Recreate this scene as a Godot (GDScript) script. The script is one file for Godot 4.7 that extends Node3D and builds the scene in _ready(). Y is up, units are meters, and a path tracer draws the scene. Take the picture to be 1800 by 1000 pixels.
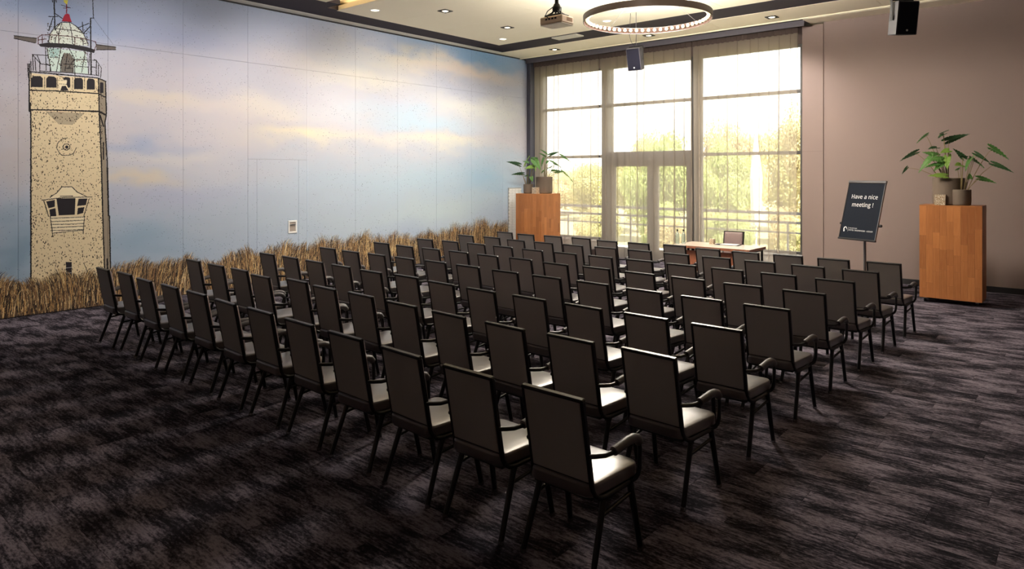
extends Node3D

const WALL_X := -11.69
const BACK_Z := -14.365
const CEIL := 5.1
var M := {}
var rng := RandomNumberGenerator.new()
var taken := {}


# ---------------------------------------------------------------- mesh building
class MB:
	var v := PackedVector3Array()
	var n := PackedVector3Array()
	var t := PackedVector2Array()
	var ix := PackedInt32Array()

	func vert(p: Vector3, nn: Vector3, uv := Vector2.ZERO) -> int:
		v.append(p); n.append(nn); t.append(uv)
		return v.size() - 1

	# a, b, c run counter-clockwise seen from outside
	func face(a: int, b: int, c: int) -> void:
		ix.append(a); ix.append(c); ix.append(b)

	func tri(a: Vector3, b: Vector3, c: Vector3) -> void:
		var nn := (b - a).cross(c - a).normalized()
		face(vert(a, nn), vert(b, nn), vert(c, nn))

	func quad(a: Vector3, b: Vector3, c: Vector3, d: Vector3, uvs := []) -> void:
		var nn := (c - a).cross(d - b).normalized()
		var u: Array = uvs if uvs.size() == 4 else [Vector2(0, 1), Vector2(1, 1), Vector2(1, 0), Vector2(0, 0)]
		var i := vert(a, nn, u[0]); var j := vert(b, nn, u[1]); var k := vert(c, nn, u[2]); var l := vert(d, nn, u[3])
		face(i, j, k); face(i, k, l)

	# box with chamfered edges
	func box(c: Vector3, s: Vector3, ch := 0.0, xf := Transform3D()) -> MB:
		var h := s * 0.5
		if ch <= 0.0:
			var p := []
			for i in 8:
				p.append(xf * (c + Vector3(h.x * (1 if i & 1 else -1), h.y * (1 if i & 2 else -1), h.z * (1 if i & 4 else -1))))
			quad(p[4], p[5], p[7], p[6]); quad(p[1], p[0], p[2], p[3]); quad(p[5], p[1], p[3], p[7])
			quad(p[0], p[4], p[6], p[2]); quad(p[6], p[7], p[3], p[2]); quad(p[0], p[1], p[5], p[4])
			return self
		var corner := func(sx: float, sy: float, sz: float, ax: int) -> Vector3:
			var q := Vector3(h.x - ch, h.y - ch, h.z - ch)
			q[ax] += ch
			return xf * (c + Vector3(q.x * sx, q.y * sy, q.z * sz))
		for ax in 3:
			var b := (ax + 1) % 3
			var d := (ax + 2) % 3
			for s1 in [-1.0, 1.0]:
				var pts := []
				for k in [[-1.0, -1.0], [1.0, -1.0], [1.0, 1.0], [-1.0, 1.0]]:
					var sg := [0.0, 0.0, 0.0]
					sg[ax] = s1; sg[b] = k[0]; sg[d] = k[1]
					pts.append(corner.call(sg[0], sg[1], sg[2], ax))
				if s1 > 0: quad(pts[0], pts[1], pts[2], pts[3])
				else: quad(pts[3], pts[2], pts[1], pts[0])
			# chamfers along axis ax, between faces b and d
			for sb in [-1.0, 1.0]:
				for sd in [-1.0, 1.0]:
					var g := [0.0, 0.0, 0.0]
					g[b] = sb; g[d] = sd
					g[ax] = -1.0
					var b0: Vector3 = corner.call(g[0], g[1], g[2], b)
					var d0: Vector3 = corner.call(g[0], g[1], g[2], d)
					g[ax] = 1.0
					var b1: Vector3 = corner.call(g[0], g[1], g[2], b)
					var d1: Vector3 = corner.call(g[0], g[1], g[2], d)
					if sb * sd > 0: quad(b0, d0, d1, b1)
					else: quad(d0, b0, b1, d1)
		for sx in [-1.0, 1.0]:
			for sy in [-1.0, 1.0]:
				for sz in [-1.0, 1.0]:
					var a: Vector3 = corner.call(sx, sy, sz, 0)
					var b2: Vector3 = corner.call(sx, sy, sz, 1)
					var d2: Vector3 = corner.call(sx, sy, sz, 2)
					if sx * sy * sz > 0: tri(a, b2, d2)
					else: tri(a, d2, b2)
		return self

	# swept round bar with flat caps
	func tube(pts: Array, r: float, sides := 8, r2 := -1.0) -> MB:
		var nn: int = pts.size()
		var t0: Vector3 = (pts[1] - pts[0]).normalized()
		var up := Vector3.UP if absf(t0.y) < 0.9 else Vector3.RIGHT
		var a := t0.cross(up).normalized()
		var rings := []
		for i in nn:
			var tan: Vector3
			if i == 0: tan = t0
			elif i == nn - 1: tan = (pts[i] - pts[i - 1]).normalized()
			else: tan = ((pts[i] - pts[i - 1]).normalized() + (pts[i + 1] - pts[i]).normalized()).normalized()
			a = (a - tan * a.dot(tan)).normalized()
			var b := tan.cross(a)
			var rr := r if r2 < 0 else lerpf(r, r2, float(i) / (nn - 1))
			var ring := []
			for k in sides + 1:
				var ang := TAU * k / sides
				var d := a * cos(ang) + b * sin(ang)
				ring.append(vert(pts[i] + d * rr, d, Vector2(float(k) / sides, float(i) / (nn - 1))))
			rings.append(ring)
			if i == 0 or i == nn - 1:
				var cn := -tan if i == 0 else tan
				var cc := vert(pts[i], cn)
				var cr := []
				for k in sides:
					var ang2 := TAU * k / sides
					cr.append(vert(pts[i] + (a * cos(ang2) + b * sin(ang2)) * rr, cn))
				for k in sides:
					if i == 0: face(cc, cr[(k + 1) % sides], cr[k])
					else: face(cc, cr[k], cr[(k + 1) % sides])
		for i in nn - 1:
			for k in sides:
				face(rings[i][k], rings[i][k + 1], rings[i + 1][k + 1]); face(rings[i][k], rings[i + 1][k + 1], rings[i + 1][k])
		return self

	# surface of revolution about y; profile of (radius, y) from bottom to top along the outside
	func lathe(prof: Array, sides := 20, at := Vector3.ZERO) -> MB:
		for i in prof.size() - 1:
			var p: Vector2 = prof[i]
			var q: Vector2 = prof[i + 1]
			var dd := q - p
			var nr := Vector2(dd.y, -dd.x).normalized()
			var lo := []
			var hi := []
			for k in sides + 1:
				var ang := TAU * k / sides
				var d := Vector3(cos(ang), 0, sin(ang))
				var nn := (d * nr.x + Vector3.UP * nr.y).normalized()
				lo.append(vert(at + d * p.x + Vector3.UP * p.y, nn, Vector2(float(k) / sides, p.y)))
				hi.append(vert(at + d * q.x + Vector3.UP * q.y, nn, Vector2(float(k) / sides, q.y)))
			for k in sides:
				face(lo[k], hi[k + 1], lo[k + 1]); face(lo[k], hi[k], hi[k + 1])
		return self

	# smooth stack of closed outlines, bottom to top, each counter-clockwise seen from above; ends are closed
	func loft(rings: Array) -> MB:
		var base := v.size()
		var m: int = rings[0].size()
		for r in rings:
			for p in r: vert(p, Vector3.ZERO)
		var first := ix.size()
		for i in rings.size() - 1:
			for k in m:
				var a := base + i * m + k
				var b := base + i * m + (k + 1) % m
				face(a, b, b + m); face(a, b + m, a + m)
		for end in 2:
			var r: Array = rings[0] if end == 0 else rings[-1]
			var c := Vector3.ZERO
			for p in r: c += p
			var ci := vert(c / m, Vector3.ZERO)
			var o: int = base if end == 0 else base + (rings.size() - 1) * m
			for k in m:
				if end == 0: face(ci, o + (k + 1) % m, o + k)
				else: face(ci, o + k, o + (k + 1) % m)
		smooth(base, first)
		return self

	func smooth(base: int, first: int) -> void:
		for i in range(first, ix.size(), 3):
			var a := v[ix[i]]
			var nn := (v[ix[i + 2]] - a).cross(v[ix[i + 1]] - a)
			for k in 3: n[ix[i + k]] += nn
		for i in range(base, v.size()):
			n[i] = n[i].normalized() if n[i].length() > 1e-12 else Vector3.UP

	func mesh() -> ArrayMesh:
		var a := []
		a.resize(Mesh.ARRAY_MAX)
		a[Mesh.ARRAY_VERTEX] = v; a[Mesh.ARRAY_NORMAL] = n; a[Mesh.ARRAY_TEX_UV] = t; a[Mesh.ARRAY_INDEX] = ix
		var m := ArrayMesh.new()
		m.add_surface_from_arrays(Mesh.PRIMITIVE_TRIANGLES, a)
		return m


# ---------------------------------------------------------------- naming and adding
func numbered(called: String) -> String:
	var k: int = taken.get(called, 0)
	taken[called] = k + 1
	return called if k == 0 else "%s_%03d" % [called, k]


func thing(called: String, label: String, category: String, at := Vector3.ZERO, turn := 0.0, group := "") -> Node3D:
	var o := Node3D.new()
	o.name = numbered(called)
	add_child(o)
	o.position = at
	o.rotation.y = turn
	tag(o, label, category, group)
	return o


func tag(o: Node, label: String, category: String, group := "") -> void:
	o.set_meta("label", label)
	o.set_meta("category", category)
	if group: o.set_meta("group", group)


func part(called: String, mesh: Variant, mat: Material, parent: Node, at := Vector3.ZERO, rot := Vector3.ZERO) -> MeshInstance3D:
	var o := MeshInstance3D.new()
	o.name = called if parent != self else numbered(called)
	o.mesh = mesh.mesh() if mesh is MB else mesh
	o.material_override = mat
	o.position = at
	o.rotation = rot
	parent.add_child(o, true)
	return o


func struct(called: String, mesh: Variant, mat: Material, at := Vector3.ZERO) -> MeshInstance3D:
	var o := part(called, mesh, mat, self, at)
	o.set_meta("kind", "structure")
	return o


func mb() -> MB:
	return MB.new()


func boxm(c: Vector3, s: Vector3, ch := 0.0) -> MB:
	return MB.new().box(c, s, ch)


# a box given by its two corners
func span(a: Vector3, b: Vector3, ch := 0.0) -> MB:
	return MB.new().box((a + b) * 0.5, (b - a).abs(), ch)


func mat(c: Color, rough := 0.7, spec := 0.5, metal := 0.0) -> StandardMaterial3D:
	var m := StandardMaterial3D.new()
	m.albedo_color = c
	m.roughness = rough
	m.metallic = metal
	m.metallic_specular = spec
	return m


func glow(c: Color, energy: float) -> StandardMaterial3D:
	var m := mat(c, 0.6)
	m.emission_enabled = true
	m.emission = c
	m.emission_energy_multiplier = energy
	return m


func rgb8(r: int, g: int, b: int) -> Color:
	return Color(r / 255.0, g / 255.0, b / 255.0)


func spot(at: Vector3, aim: Vector3, angle: float, energy: float, c: Color, size := 0.05, soft := 0.8) -> SpotLight3D:
	var l := SpotLight3D.new()
	l.name = "spot_beam"
	l.light_color = c
	l.light_energy = energy
	l.spot_angle = angle
	l.spot_angle_attenuation = soft
	l.spot_range = 30.0
	l.spot_attenuation = 2.0
	l.light_size = size
	l.shadow_enabled = true
	add_child(l, true)
	l.look_at_from_position(at, aim, Vector3.UP if absf((aim - at).normalized().y) < 0.98 else Vector3.FORWARD)
	return l


func omni(at: Vector3, energy: float, c: Color, size := 0.03) -> OmniLight3D:
	var l := OmniLight3D.new()
	l.name = "bulb_light"
	l.light_color = c
	l.light_energy = energy
	l.omni_range = 30.0
	l.omni_attenuation = 2.0
	l.light_size = size
	l.shadow_enabled = true
	l.position = at
	add_child(l, true)
	return l


func area(at: Vector3, aim: Vector3, size: Vector2, energy: float, c: Color) -> AreaLight3D:
	var l := AreaLight3D.new()
	l.name = "strip_light"
	l.light_color = c
	l.area_size = size
	l.light_energy = energy
	l.area_normalize_energy = true
	l.shadow_enabled = true
	add_child(l, true)
	l.look_at_from_position(at, aim, Vector3.UP if absf((aim - at).normalized().y) < 0.98 else Vector3.FORWARD)
	return l


func _ready() -> void:
	rng.seed = 20240611
	camera_and_sky()
	materials()
	room()
	windows()
	outside()
	mural()
	ceiling_lamps()
	chairs()
	furniture()
	plants()
	hung_things()


# ---------------------------------------------------------------- camera, sky, sun, exposure
func camera_and_sky() -> void:
	var c := Camera3D.new()
	c.name = "camera"
	c.projection = Camera3D.PROJECTION_FRUSTUM
	c.near = 0.05
	c.far = 300.0
	c.size = 0.05 * 1000.0 / 1200.0
	c.frustum_offset = Vector2(0, -0.05 * 195.0 / 1200.0)
	c.position = Vector3(0, 2.05, 0)
	c.rotation_degrees = Vector3(0, 40.8, 0)
	c.current = true
	add_child(c)
	var e := Environment.new()
	e.background_mode = Environment.BG_SKY
	var sky := Sky.new()
	var s := ProceduralSkyMaterial.new()
	s.sky_top_color = Color(0.93, 0.93, 0.92)
	s.sky_horizon_color = Color(1.0, 0.98, 0.92)
	s.sky_curve = 0.25
	s.ground_bottom_color = Color(0.35, 0.36, 0.28)
	s.ground_horizon_color = Color(0.75, 0.74, 0.66)
	s.sky_energy_multiplier = SKY_E
	s.ground_energy_multiplier = 1.0
	sky.sky_material = s
	e.sky = sky
	e.tonemap_mode = Environment.TONE_MAPPER_LINEAR
	e.tonemap_exposure = 1.42
	e.sdfgi_enabled = true
	e.ssao_enabled = true
	e.ssil_enabled = true
	var w := WorldEnvironment.new()
	w.name = "world"
	w.environment = e
	add_child(w)
	var sun := DirectionalLight3D.new()
	sun.name = "sun"
	sun.light_color = Color(1.0, 0.97, 0.92)
	sun.light_energy = SUN_E
	sun.light_angular_distance = 0.6
	sun.sky_mode = DirectionalLight3D.SKY_MODE_LIGHT_ONLY
	sun.shadow_enabled = true
	add_child(sun)
	sun.look_at_from_position(Vector3(6, 9, 2.0), Vector3.ZERO)


const SKY_E := 1.5
const SUN_E := 5.0
const DOWN_E := 2.6
const WASH_E := 4.4
const RING_E := 1.25
const COVE_E := 6.0


# ---------------------------------------------------------------- materials
func noise_img(w: int, h: int, freq: float, s: int, octaves := 3) -> Image:
	var f := FastNoiseLite.new()
	f.seed = s
	f.frequency = freq
	f.noise_type = FastNoiseLite.TYPE_SIMPLEX_SMOOTH
	f.fractal_octaves = octaves
	var im := f.get_seamless_image(w, h)
	im.convert(Image.FORMAT_L8)
	return im


func stretched(w: int, h: int, to_w: int, to_h: int, freq: float, s: int, octaves := 3) -> PackedByteArray:
	var im := noise_img(w, h, freq, s, octaves)
	im.resize(to_w, to_h, Image.INTERPOLATE_CUBIC)
	return im.get_data()


func tex(im: Image) -> ImageTexture:
	return ImageTexture.create_from_image(im)


func carpet_image() -> Image:
	var w := 1024
	var h := 512
	var a := stretched(128, 512, w, h, 0.06, 1, 3)
	var b := stretched(384, 512, w, h, 0.09, 2)
	var c := stretched(128, 128, w, h, 0.022, 3, 3)
	var d := stretched(512, 512, w, h, 0.16, 4, 2)
	var out := PackedByteArray()
	out.resize(w * h * 3)
	var r := RandomNumberGenerator.new()
	r.seed = 5
	for y in h:
		var rib := 0.94 if y % 4 < 1 else 1.0
		for x in w:
			var i := y * w + x
			var k := (a[i] * 0.28 + b[i] * 0.26 + c[i] * 0.40 + d[i] * 0.16) / 255.0 - 0.55
			k = smoothstep(-0.22, 0.24, k)
			k = clampf(k + (r.randf() - 0.5) * 0.36, 0.0, 1.0) * rib
			out[i * 3] = int(27 + 108 * k)
			out[i * 3 + 1] = int(25 + 101 * k)
			out[i * 3 + 2] = int(31 + 107 * k)
	return Image.create_from_data(w, h, false, Image.FORMAT_RGB8, out)


func wood_image(s: int, lo: Color, hi: Color) -> Image:
	var w := 256
	var h := 512
	var a := stretched(256, 64, w, h, 0.03, s)
	var b := stretched(256, 32, w, h, 0.12, s + 9)
	var out := PackedByteArray()
	out.resize(w * h * 3)
	for i in w * h:
		var k := clampf((a[i] * 0.6 + b[i] * 0.4) / 255.0, 0.0, 1.0)
		var c := lo.lerp(hi, k)
		out[i * 3] = int(c.r * 255)
		out[i * 3 + 1] = int(c.g * 255)
		out[i * 3 + 2] = int(c.b * 255)
	return Image.create_from_data(w, h, false, Image.FORMAT_RGB8, out)


func triplanar(m: StandardMaterial3D, t: Texture2D, scale: Vector3, world := false) -> StandardMaterial3D:
	m.albedo_texture = t
	m.uv1_triplanar = true
	m.uv1_world_triplanar = world
	m.uv1_scale = scale
	return m


func materials() -> void:
	var fine := tex(noise_img(256, 256, 0.2, 77, 2))
	M.carpet = mat(Color.WHITE, 0.95, 0.15)
	M.carpet.albedo_texture = tex(carpet_image())
	M.carpet.heightmap_enabled = true
	M.carpet.heightmap_texture = fine
	M.carpet.heightmap_scale = 0.15
	M.slab = mat(rgb8(40, 36, 38), 0.9)
	M.plaster = mat(rgb8(150, 132, 126), 0.85, 0.3)
	M.plaster.heightmap_enabled = true
	M.plaster.heightmap_texture = fine
	M.plaster.heightmap_scale = 0.02
	M.plaster.uv1_triplanar = true
	M.plaster.uv1_scale = Vector3(2, 2, 2)
	M.cream = mat(rgb8(244, 236, 212), 0.8, 0.3)
	M.darkceil = mat(rgb8(58, 53, 60), 0.8, 0.3)
	M.trimwhite = mat(rgb8(222, 218, 205), 0.6)
	M.fascia = mat(rgb8(96, 92, 98), 0.7, 0.3)
	M.core = mat(rgb8(70, 74, 82), 0.9)
	M.base = mat(rgb8(30, 28, 30), 0.6)
	M.mullion = mat(rgb8(92, 90, 88), 0.5)
	M.sill = mat(rgb8(225, 225, 220), 0.6)
	M.glass = mat(Color(0.92, 0.96, 0.95, 0.06), 0.02)
	M.glass.transparency = BaseMaterial3D.TRANSPARENCY_ALPHA
	M.sheer = mat(Color(0.66, 0.61, 0.56, 0.42), 0.9, 0.1)
	M.sheer.transparency = BaseMaterial3D.TRANSPARENCY_ALPHA
	M.sheer.backlight_enabled = true
	M.sheer.backlight = Color(0.88, 0.83, 0.77)
	M.heading = mat(Color(0.36, 0.31, 0.29, 0.8), 0.9, 0.1)
	M.heading.transparency = BaseMaterial3D.TRANSPARENCY_ALPHA
	M.black = mat(rgb8(16, 15, 18), 0.35, 0.45)
	M.blackmatt = mat(rgb8(26, 25, 27), 0.7)
	M.vinyl = mat(rgb8(92, 86, 86), 0.38, 0.7, 0.3)
	M.vinyl.clearcoat_enabled = true
	M.vinyl.clearcoat = 0.7
	M.vinyl.clearcoat_roughness = 0.35
	M.panel = mat(rgb8(174, 171, 168), 0.75, 0.3)
	triplanar(M.panel, weave(), Vector3(9, 9, 9))
	M.cushion = mat(rgb8(128, 108, 105), 0.5, 0.5)
	M.pad = mat(rgb8(78, 74, 76), 0.45)
	M.chrome = mat(rgb8(170, 170, 172), 0.25, 0.5, 0.9)
	M.steel = mat(rgb8(120, 118, 120), 0.35, 0.5, 0.8)
	for k in 6:
		var sh := [0.0, 0.035, -0.035, 0.06, -0.015, -0.07][k] as float
		var w := mat(Color.WHITE, 0.45, 0.4)
		triplanar(w, tex(wood_image(40 + k, Color(0.66 + sh, 0.41 + sh * 0.8, 0.23 + sh * 0.5), Color(0.75 + sh, 0.50 + sh * 0.8, 0.31 + sh * 0.5))), Vector3(4.0, 1.2, 4.0))
		M["wood%d" % k] = w
	M.tablewood = mat(Color.WHITE, 0.4, 0.5)
	triplanar(M.tablewood, tex(wood_image(60, Color(0.50, 0.30, 0.22), Color(0.66, 0.42, 0.31))), Vector3(1, 4, 4))
	M.tabletop = mat(rgb8(196, 178, 160), 0.3, 0.5)
	M.pot = mat(rgb8(112, 97, 84), 0.75)
	M.pot.heightmap_enabled = true
	M.pot.heightmap_texture = fine
	M.pot.heightmap_scale = 0.1
	M.pot.uv1_triplanar = true
	M.pot.uv1_scale = Vector3(5, 5, 5)
	M.soil = mat(rgb8(45, 34, 26), 0.95)
	M.stem = mat(rgb8(128, 112, 72), 0.6)
	M.leaf = []
	for c in [rgb8(36, 66, 34), rgb8(58, 100, 42), rgb8(118, 150, 64), rgb8(78, 118, 56)]:
		var l := mat(c, 0.45, 0.4)
		l.backlight_enabled = true
		l.backlight = (c as Color).lightened(0.15)
		M.leaf.append(l)
	M.navy = mat(rgb8(31, 35, 44), 0.7, 0.2)
	M.white = mat(rgb8(235, 235, 232), 0.6)
	M.paper = mat(rgb8(240, 238, 230), 0.8)
	M.clear = mat(Color(0.93, 0.97, 0.96, 0.1), 0.03)
	M.clear.refraction_enabled = true
	M.clear.refraction_scale = 0.05
	M.mosaic = mat(Color.WHITE, 0.25)
	triplanar(M.mosaic, mosaic(), Vector3(6, 6, 6))
	M.speaker = mat(rgb8(50, 48, 54), 0.6)
	M.grille = mat(rgb8(24, 24, 33), 0.8, 0.15)
	M.projector = mat(rgb8(222, 200, 176), 0.5)
	M.projwhite = mat(rgb8(240, 236, 228), 0.4)
	M.bulb = glow(Color(1.0, 0.90, 0.68), 1.5)
	M.lamp = glow(Color(1.0, 0.95, 0.82), 3.0)
	M.led = glow(Color(1.0, 0.88, 0.70), 3.0)
	M.lining = mat(rgb8(40, 30, 26), 0.85, 0.1)
	M.bronze = mat(rgb8(74, 62, 58), 0.4, 0.5, 0.3)
	M.vent = mat(rgb8(200, 196, 182), 0.6)


func weave() -> ImageTexture:
	var im := noise_img(256, 256, 0.35, 31, 2)
	im.convert(Image.FORMAT_RGB8)
	for y in 256:
		for x in 256:
			var k := 0.88 + 0.12 * im.get_pixel(x, y).r
			im.set_pixel(x, y, Color(k, k, k))
	return tex(im)


func mosaic() -> ImageTexture:
	var r := RandomNumberGenerator.new()
	r.seed = 9
	var im := Image.create(128, 128, false, Image.FORMAT_RGB8)
	im.fill(rgb8(150, 124, 92))
	for k in 900:
		var c := rgb8(170, 146, 116).lerp(rgb8(252, 246, 232), r.randf())
		im.fill_rect(Rect2i(r.randi_range(0, 126), r.randi_range(0, 126), r.randi_range(2, 7), r.randi_range(2, 5)), c)
	return tex(im)


# ---------------------------------------------------------------- the room
func room() -> void:
	# floor: slab plus carpet planks laid parallel to the window wall
	var fl := struct("floor", span(Vector3(-12.0, -0.30, 3.3), Vector3(5.3, -0.006, -14.7)), M.slab)
	carpet(fl)
	# rear and right-hand walls, outside the photograph
	struct("wall_right", span(Vector3(5.0, 0, 3.3), Vector3(5.3, 5.6, BACK_Z)), M.plaster)
	struct("wall_front", span(Vector3(-12.0, 0, 3.0), Vector3(5.0, 5.6, 3.3)), M.plaster)
	# window wall: the solid right-hand part, the pier beside the curtain, the lintel
	var wb := struct("wall_back", span(Vector3(-4.19, 0, BACK_Z), Vector3(5.3, 5.6, -14.7)), M.plaster)
	part("wall_pier", span(Vector3(-4.60, 0, BACK_Z + 0.02), Vector3(-4.191, 5.04, -14.7), 0.004), M.plaster, wb)
	part("wall_joint", span(Vector3(-4.60, 2.495, BACK_Z + 0.0215), Vector3(-4.20, 2.499, BACK_Z + 0.02)), mat(rgb8(120, 104, 98), 0.8), wb)
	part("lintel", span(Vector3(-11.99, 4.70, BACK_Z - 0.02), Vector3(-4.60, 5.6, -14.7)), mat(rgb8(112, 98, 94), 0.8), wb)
	part("corner_jamb", span(Vector3(-11.99, 0, BACK_Z - 0.02), Vector3(-11.42, 4.70, -14.7)), M.mullion, wb)
	struct("baseboard_back", span(Vector3(-4.20, 0, BACK_Z), Vector3(5.0, 0.10, BACK_Z + 0.02), 0.004), M.base)
	struct("baseboard_right", span(Vector3(4.98, 0, 3.0), Vector3(5.0, 0.10, BACK_Z + 0.03), 0.004), M.base)
	struct("trim_1", span(Vector3(WALL_X + 0.03, 0, BACK_Z + 0.24), Vector3(WALL_X + 0.14, 5.02, BACK_Z + 0.0), 0.005), mat(rgb8(66, 66, 78), 0.6))
	ceiling()


func carpet(fl: Node3D) -> void:
	var shapes := []
	for k in 28:
		shapes.append(plank_mesh(rng.randf(), rng.randi_range(0, 11) * 0.25 + rng.randf() * 0.02, k % 2 == 0))
	var all := []
	var rows := 69
	for r in rows:
		var z := 2.9 - 0.25 * r - 0.125
		var x := -11.69 - fposmod(r * 0.37, 1.0)
		while x < 5.0:
			var c := Vector3(x + 0.5, 0, z)
			# how large the plank shows from where the photograph was taken, to keep the 300 that show largest as parts of their own
			var d := Vector2(c.x, c.z).dot(Vector2(-sin(0.712), -cos(0.712)))
			var side := Vector2(c.x, c.z).dot(Vector2(cos(0.712), -sin(0.712)))
			var show := 0.0
			if d > 2.6 and absf(side) < d * 0.8:
				show = 1.0 / (d * d * d)
			all.append([show, c, rng.randi_range(0, 27)])
			x += 1.0
	all.sort_custom(func(p, q): return p[0] > q[0])
	var rest := mb()
	for i in all.size():
		var c: Vector3 = all[i][1]
		if i < 300:
			part("carpet_plank", shapes[all[i][2]][0], M.carpet, fl, c)
		else:
			var src: MB = shapes[all[i][2]][1]
			var o := rest.v.size()
			for k in src.v.size(): rest.vert(src.v[k] + c, src.n[k], src.t[k])
			for k in src.ix: rest.ix.append(k + o)
	var p := part("carpet_planks", rest, M.carpet, fl)
	p.set_meta("kind", "stuff")


func plank_mesh(u: float, vv: float, flip: bool) -> Array:
	var m := mb()
	var hx := 0.4994
	var hz := 0.1245
	var b := 0.0005
	var a := [Vector3(-hx + b, 0, hz - b), Vector3(hx - b, 0, hz - b), Vector3(hx - b, 0, -hz + b), Vector3(-hx + b, 0, -hz + b)]
	var lo := [Vector3(-hx, -0.006, hz), Vector3(hx, -0.006, hz), Vector3(hx, -0.006, -hz), Vector3(-hx, -0.006, -hz)]
	var s := -1.0 if flip else 1.0
	var uv := [Vector2(u, vv + 0.25 * 1.0), Vector2(u + 0.5 * s, vv + 0.25), Vector2(u + 0.5 * s, vv), Vector2(u, vv)]
	m.quad(a[0], a[1], a[2], a[3], uv)
	for k in 4:
		var j := (k + 1) % 4
		m.quad(lo[k], lo[j], a[j], a[k], [uv[k], uv[j], uv[j], uv[k]])
	return [m.mesh(), m]


func ceiling() -> void:
	var c := struct("ceiling", span(Vector3(-12.0, 5.42, 3.3), Vector3(5.3, 5.6, -14.7)), M.cream)
	# black painted band that runs round the raft, a little above the boards
	part("dark_band", span(Vector3(-11.43, CEIL + 0.004, -7.3), Vector3(-10.80, CEIL + 0.08, -12.95)), M.darkceil, c)
	part("dark_band", span(Vector3(-11.43, CEIL + 0.004, -12.0), Vector3(5.0, CEIL + 0.08, -12.95)), M.darkceil, c)
	part("dark_band", span(Vector3(-11.43, CEIL + 0.004, 3.0), Vector3(-10.40, CEIL + 0.08, -7.3)), M.darkceil, c)
	# pale strip along the mural and the boards in front of the window
	part("edge_strip", span(Vector3(-12.0, CEIL, 3.0), Vector3(-11.43, CEIL + 0.08, -12.87), 0.004), M.trimwhite, c)
	part("shadow_line", span(Vector3(WALL_X, CEIL - 0.02, 3.0), Vector3(WALL_X + 0.035, CEIL, BACK_Z + 0.1)), M.base, c)
	var xs := [-12.0, -9.0, -6.0, -3.0, 0.0, 3.0, 5.0]
	for i in xs.size() - 1:
		part("ceiling_board", span(Vector3(xs[i] + 0.0015, CEIL, -12.87), Vector3(xs[i + 1] - 0.0015, CEIL + 0.08, -13.86), 0.004), M.cream, c)
	part("soffit", span(Vector3(-12.0, CEIL - 0.01, -13.86), Vector3(-4.45, CEIL + 0.08, -14.7)), M.fascia, c)
	part("cornice", span(Vector3(-4.45, CEIL - 0.03, -13.88), Vector3(5.0, CEIL + 0.08, -14.7), 0.01), M.cream, c)
	part("cornice_lip", span(Vector3(-12.0, CEIL - 0.025, -13.83), Vector3(5.0, CEIL, -13.86), 0.004), M.cream, c)
	part("fascia", span(Vector3(-11.6, CEIL - 0.125, -14.0), Vector3(-4.45, CEIL - 0.01, -14.03), 0.003), M.fascia, c)
	part("curtain_rail", span(Vector3(-11.5, CEIL - 0.05, -14.16), Vector3(-4.6, CEIL - 0.01, -14.24), 0.004), M.blackmatt, c)
	# the raft: boards between the two light coves
	var zs := [-7.62, -8.82, -10.02, -11.22, -12.1]
	var bx := [-10.85, -8.05, -5.25, -2.45, 0.35, 3.15, 5.0]
	for i in zs.size() - 1:
		for k in bx.size() - 1:
			part("ceiling_board", span(Vector3(bx[k] + 0.001, CEIL, zs[i] - 0.001), Vector3(bx[k + 1] - 0.001, CEIL + 0.05, zs[i + 1] + 0.001), 0.002), M.cream, c)
	part("raft_edge", span(Vector3(-10.85, CEIL, -7.54), Vector3(5.0, CEIL + 0.09, -7.62), 0.004), M.cream, c)
	part("raft_trim", span(Vector3(-10.85, CEIL + 0.01, -12.1), Vector3(5.0, CEIL + 0.03, -12.115)), M.trimwhite, c)
	# second raft towards the camera, out of the picture but for its corner
	var z2 := [3.0, 1.0, -1.0, -3.0, -5.0, -7.0]
	for i in z2.size() - 1:
		for k in bx.size() - 1:
			part("ceiling_board", span(Vector3((bx[k] if k else -10.45) + 0.001, CEIL, z2[i] - 0.001), Vector3(bx[k + 1] - 0.001, CEIL + 0.05, z2[i + 1] + 0.001), 0.002), M.cream, c)
	part("raft_edge", span(Vector3(-10.45, CEIL, -7.0), Vector3(5.0, CEIL + 0.09, -7.04), 0.004), M.cream, c)
	part("cove_back", span(Vector3(-10.85, CEIL + 0.16, -6.9), Vector3(5.0, CEIL + 0.20, -7.8)), M.cream, c)
	# light line in the cove
	part("cove_light", span(Vector3(-10.7, CEIL + 0.10, -7.66), Vector3(5.0, CEIL + 0.115, -7.63)), M.led, c)
	for k in 5:
		area(Vector3(-9.3 + 3.0 * k, CEIL + 0.125, -7.5), Vector3(-9.3 + 3.0 * k, CEIL + 0.16, -7.2), Vector2(2.9, 0.03), COVE_E * 0.1, Color(1.0, 0.86, 0.66))


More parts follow.
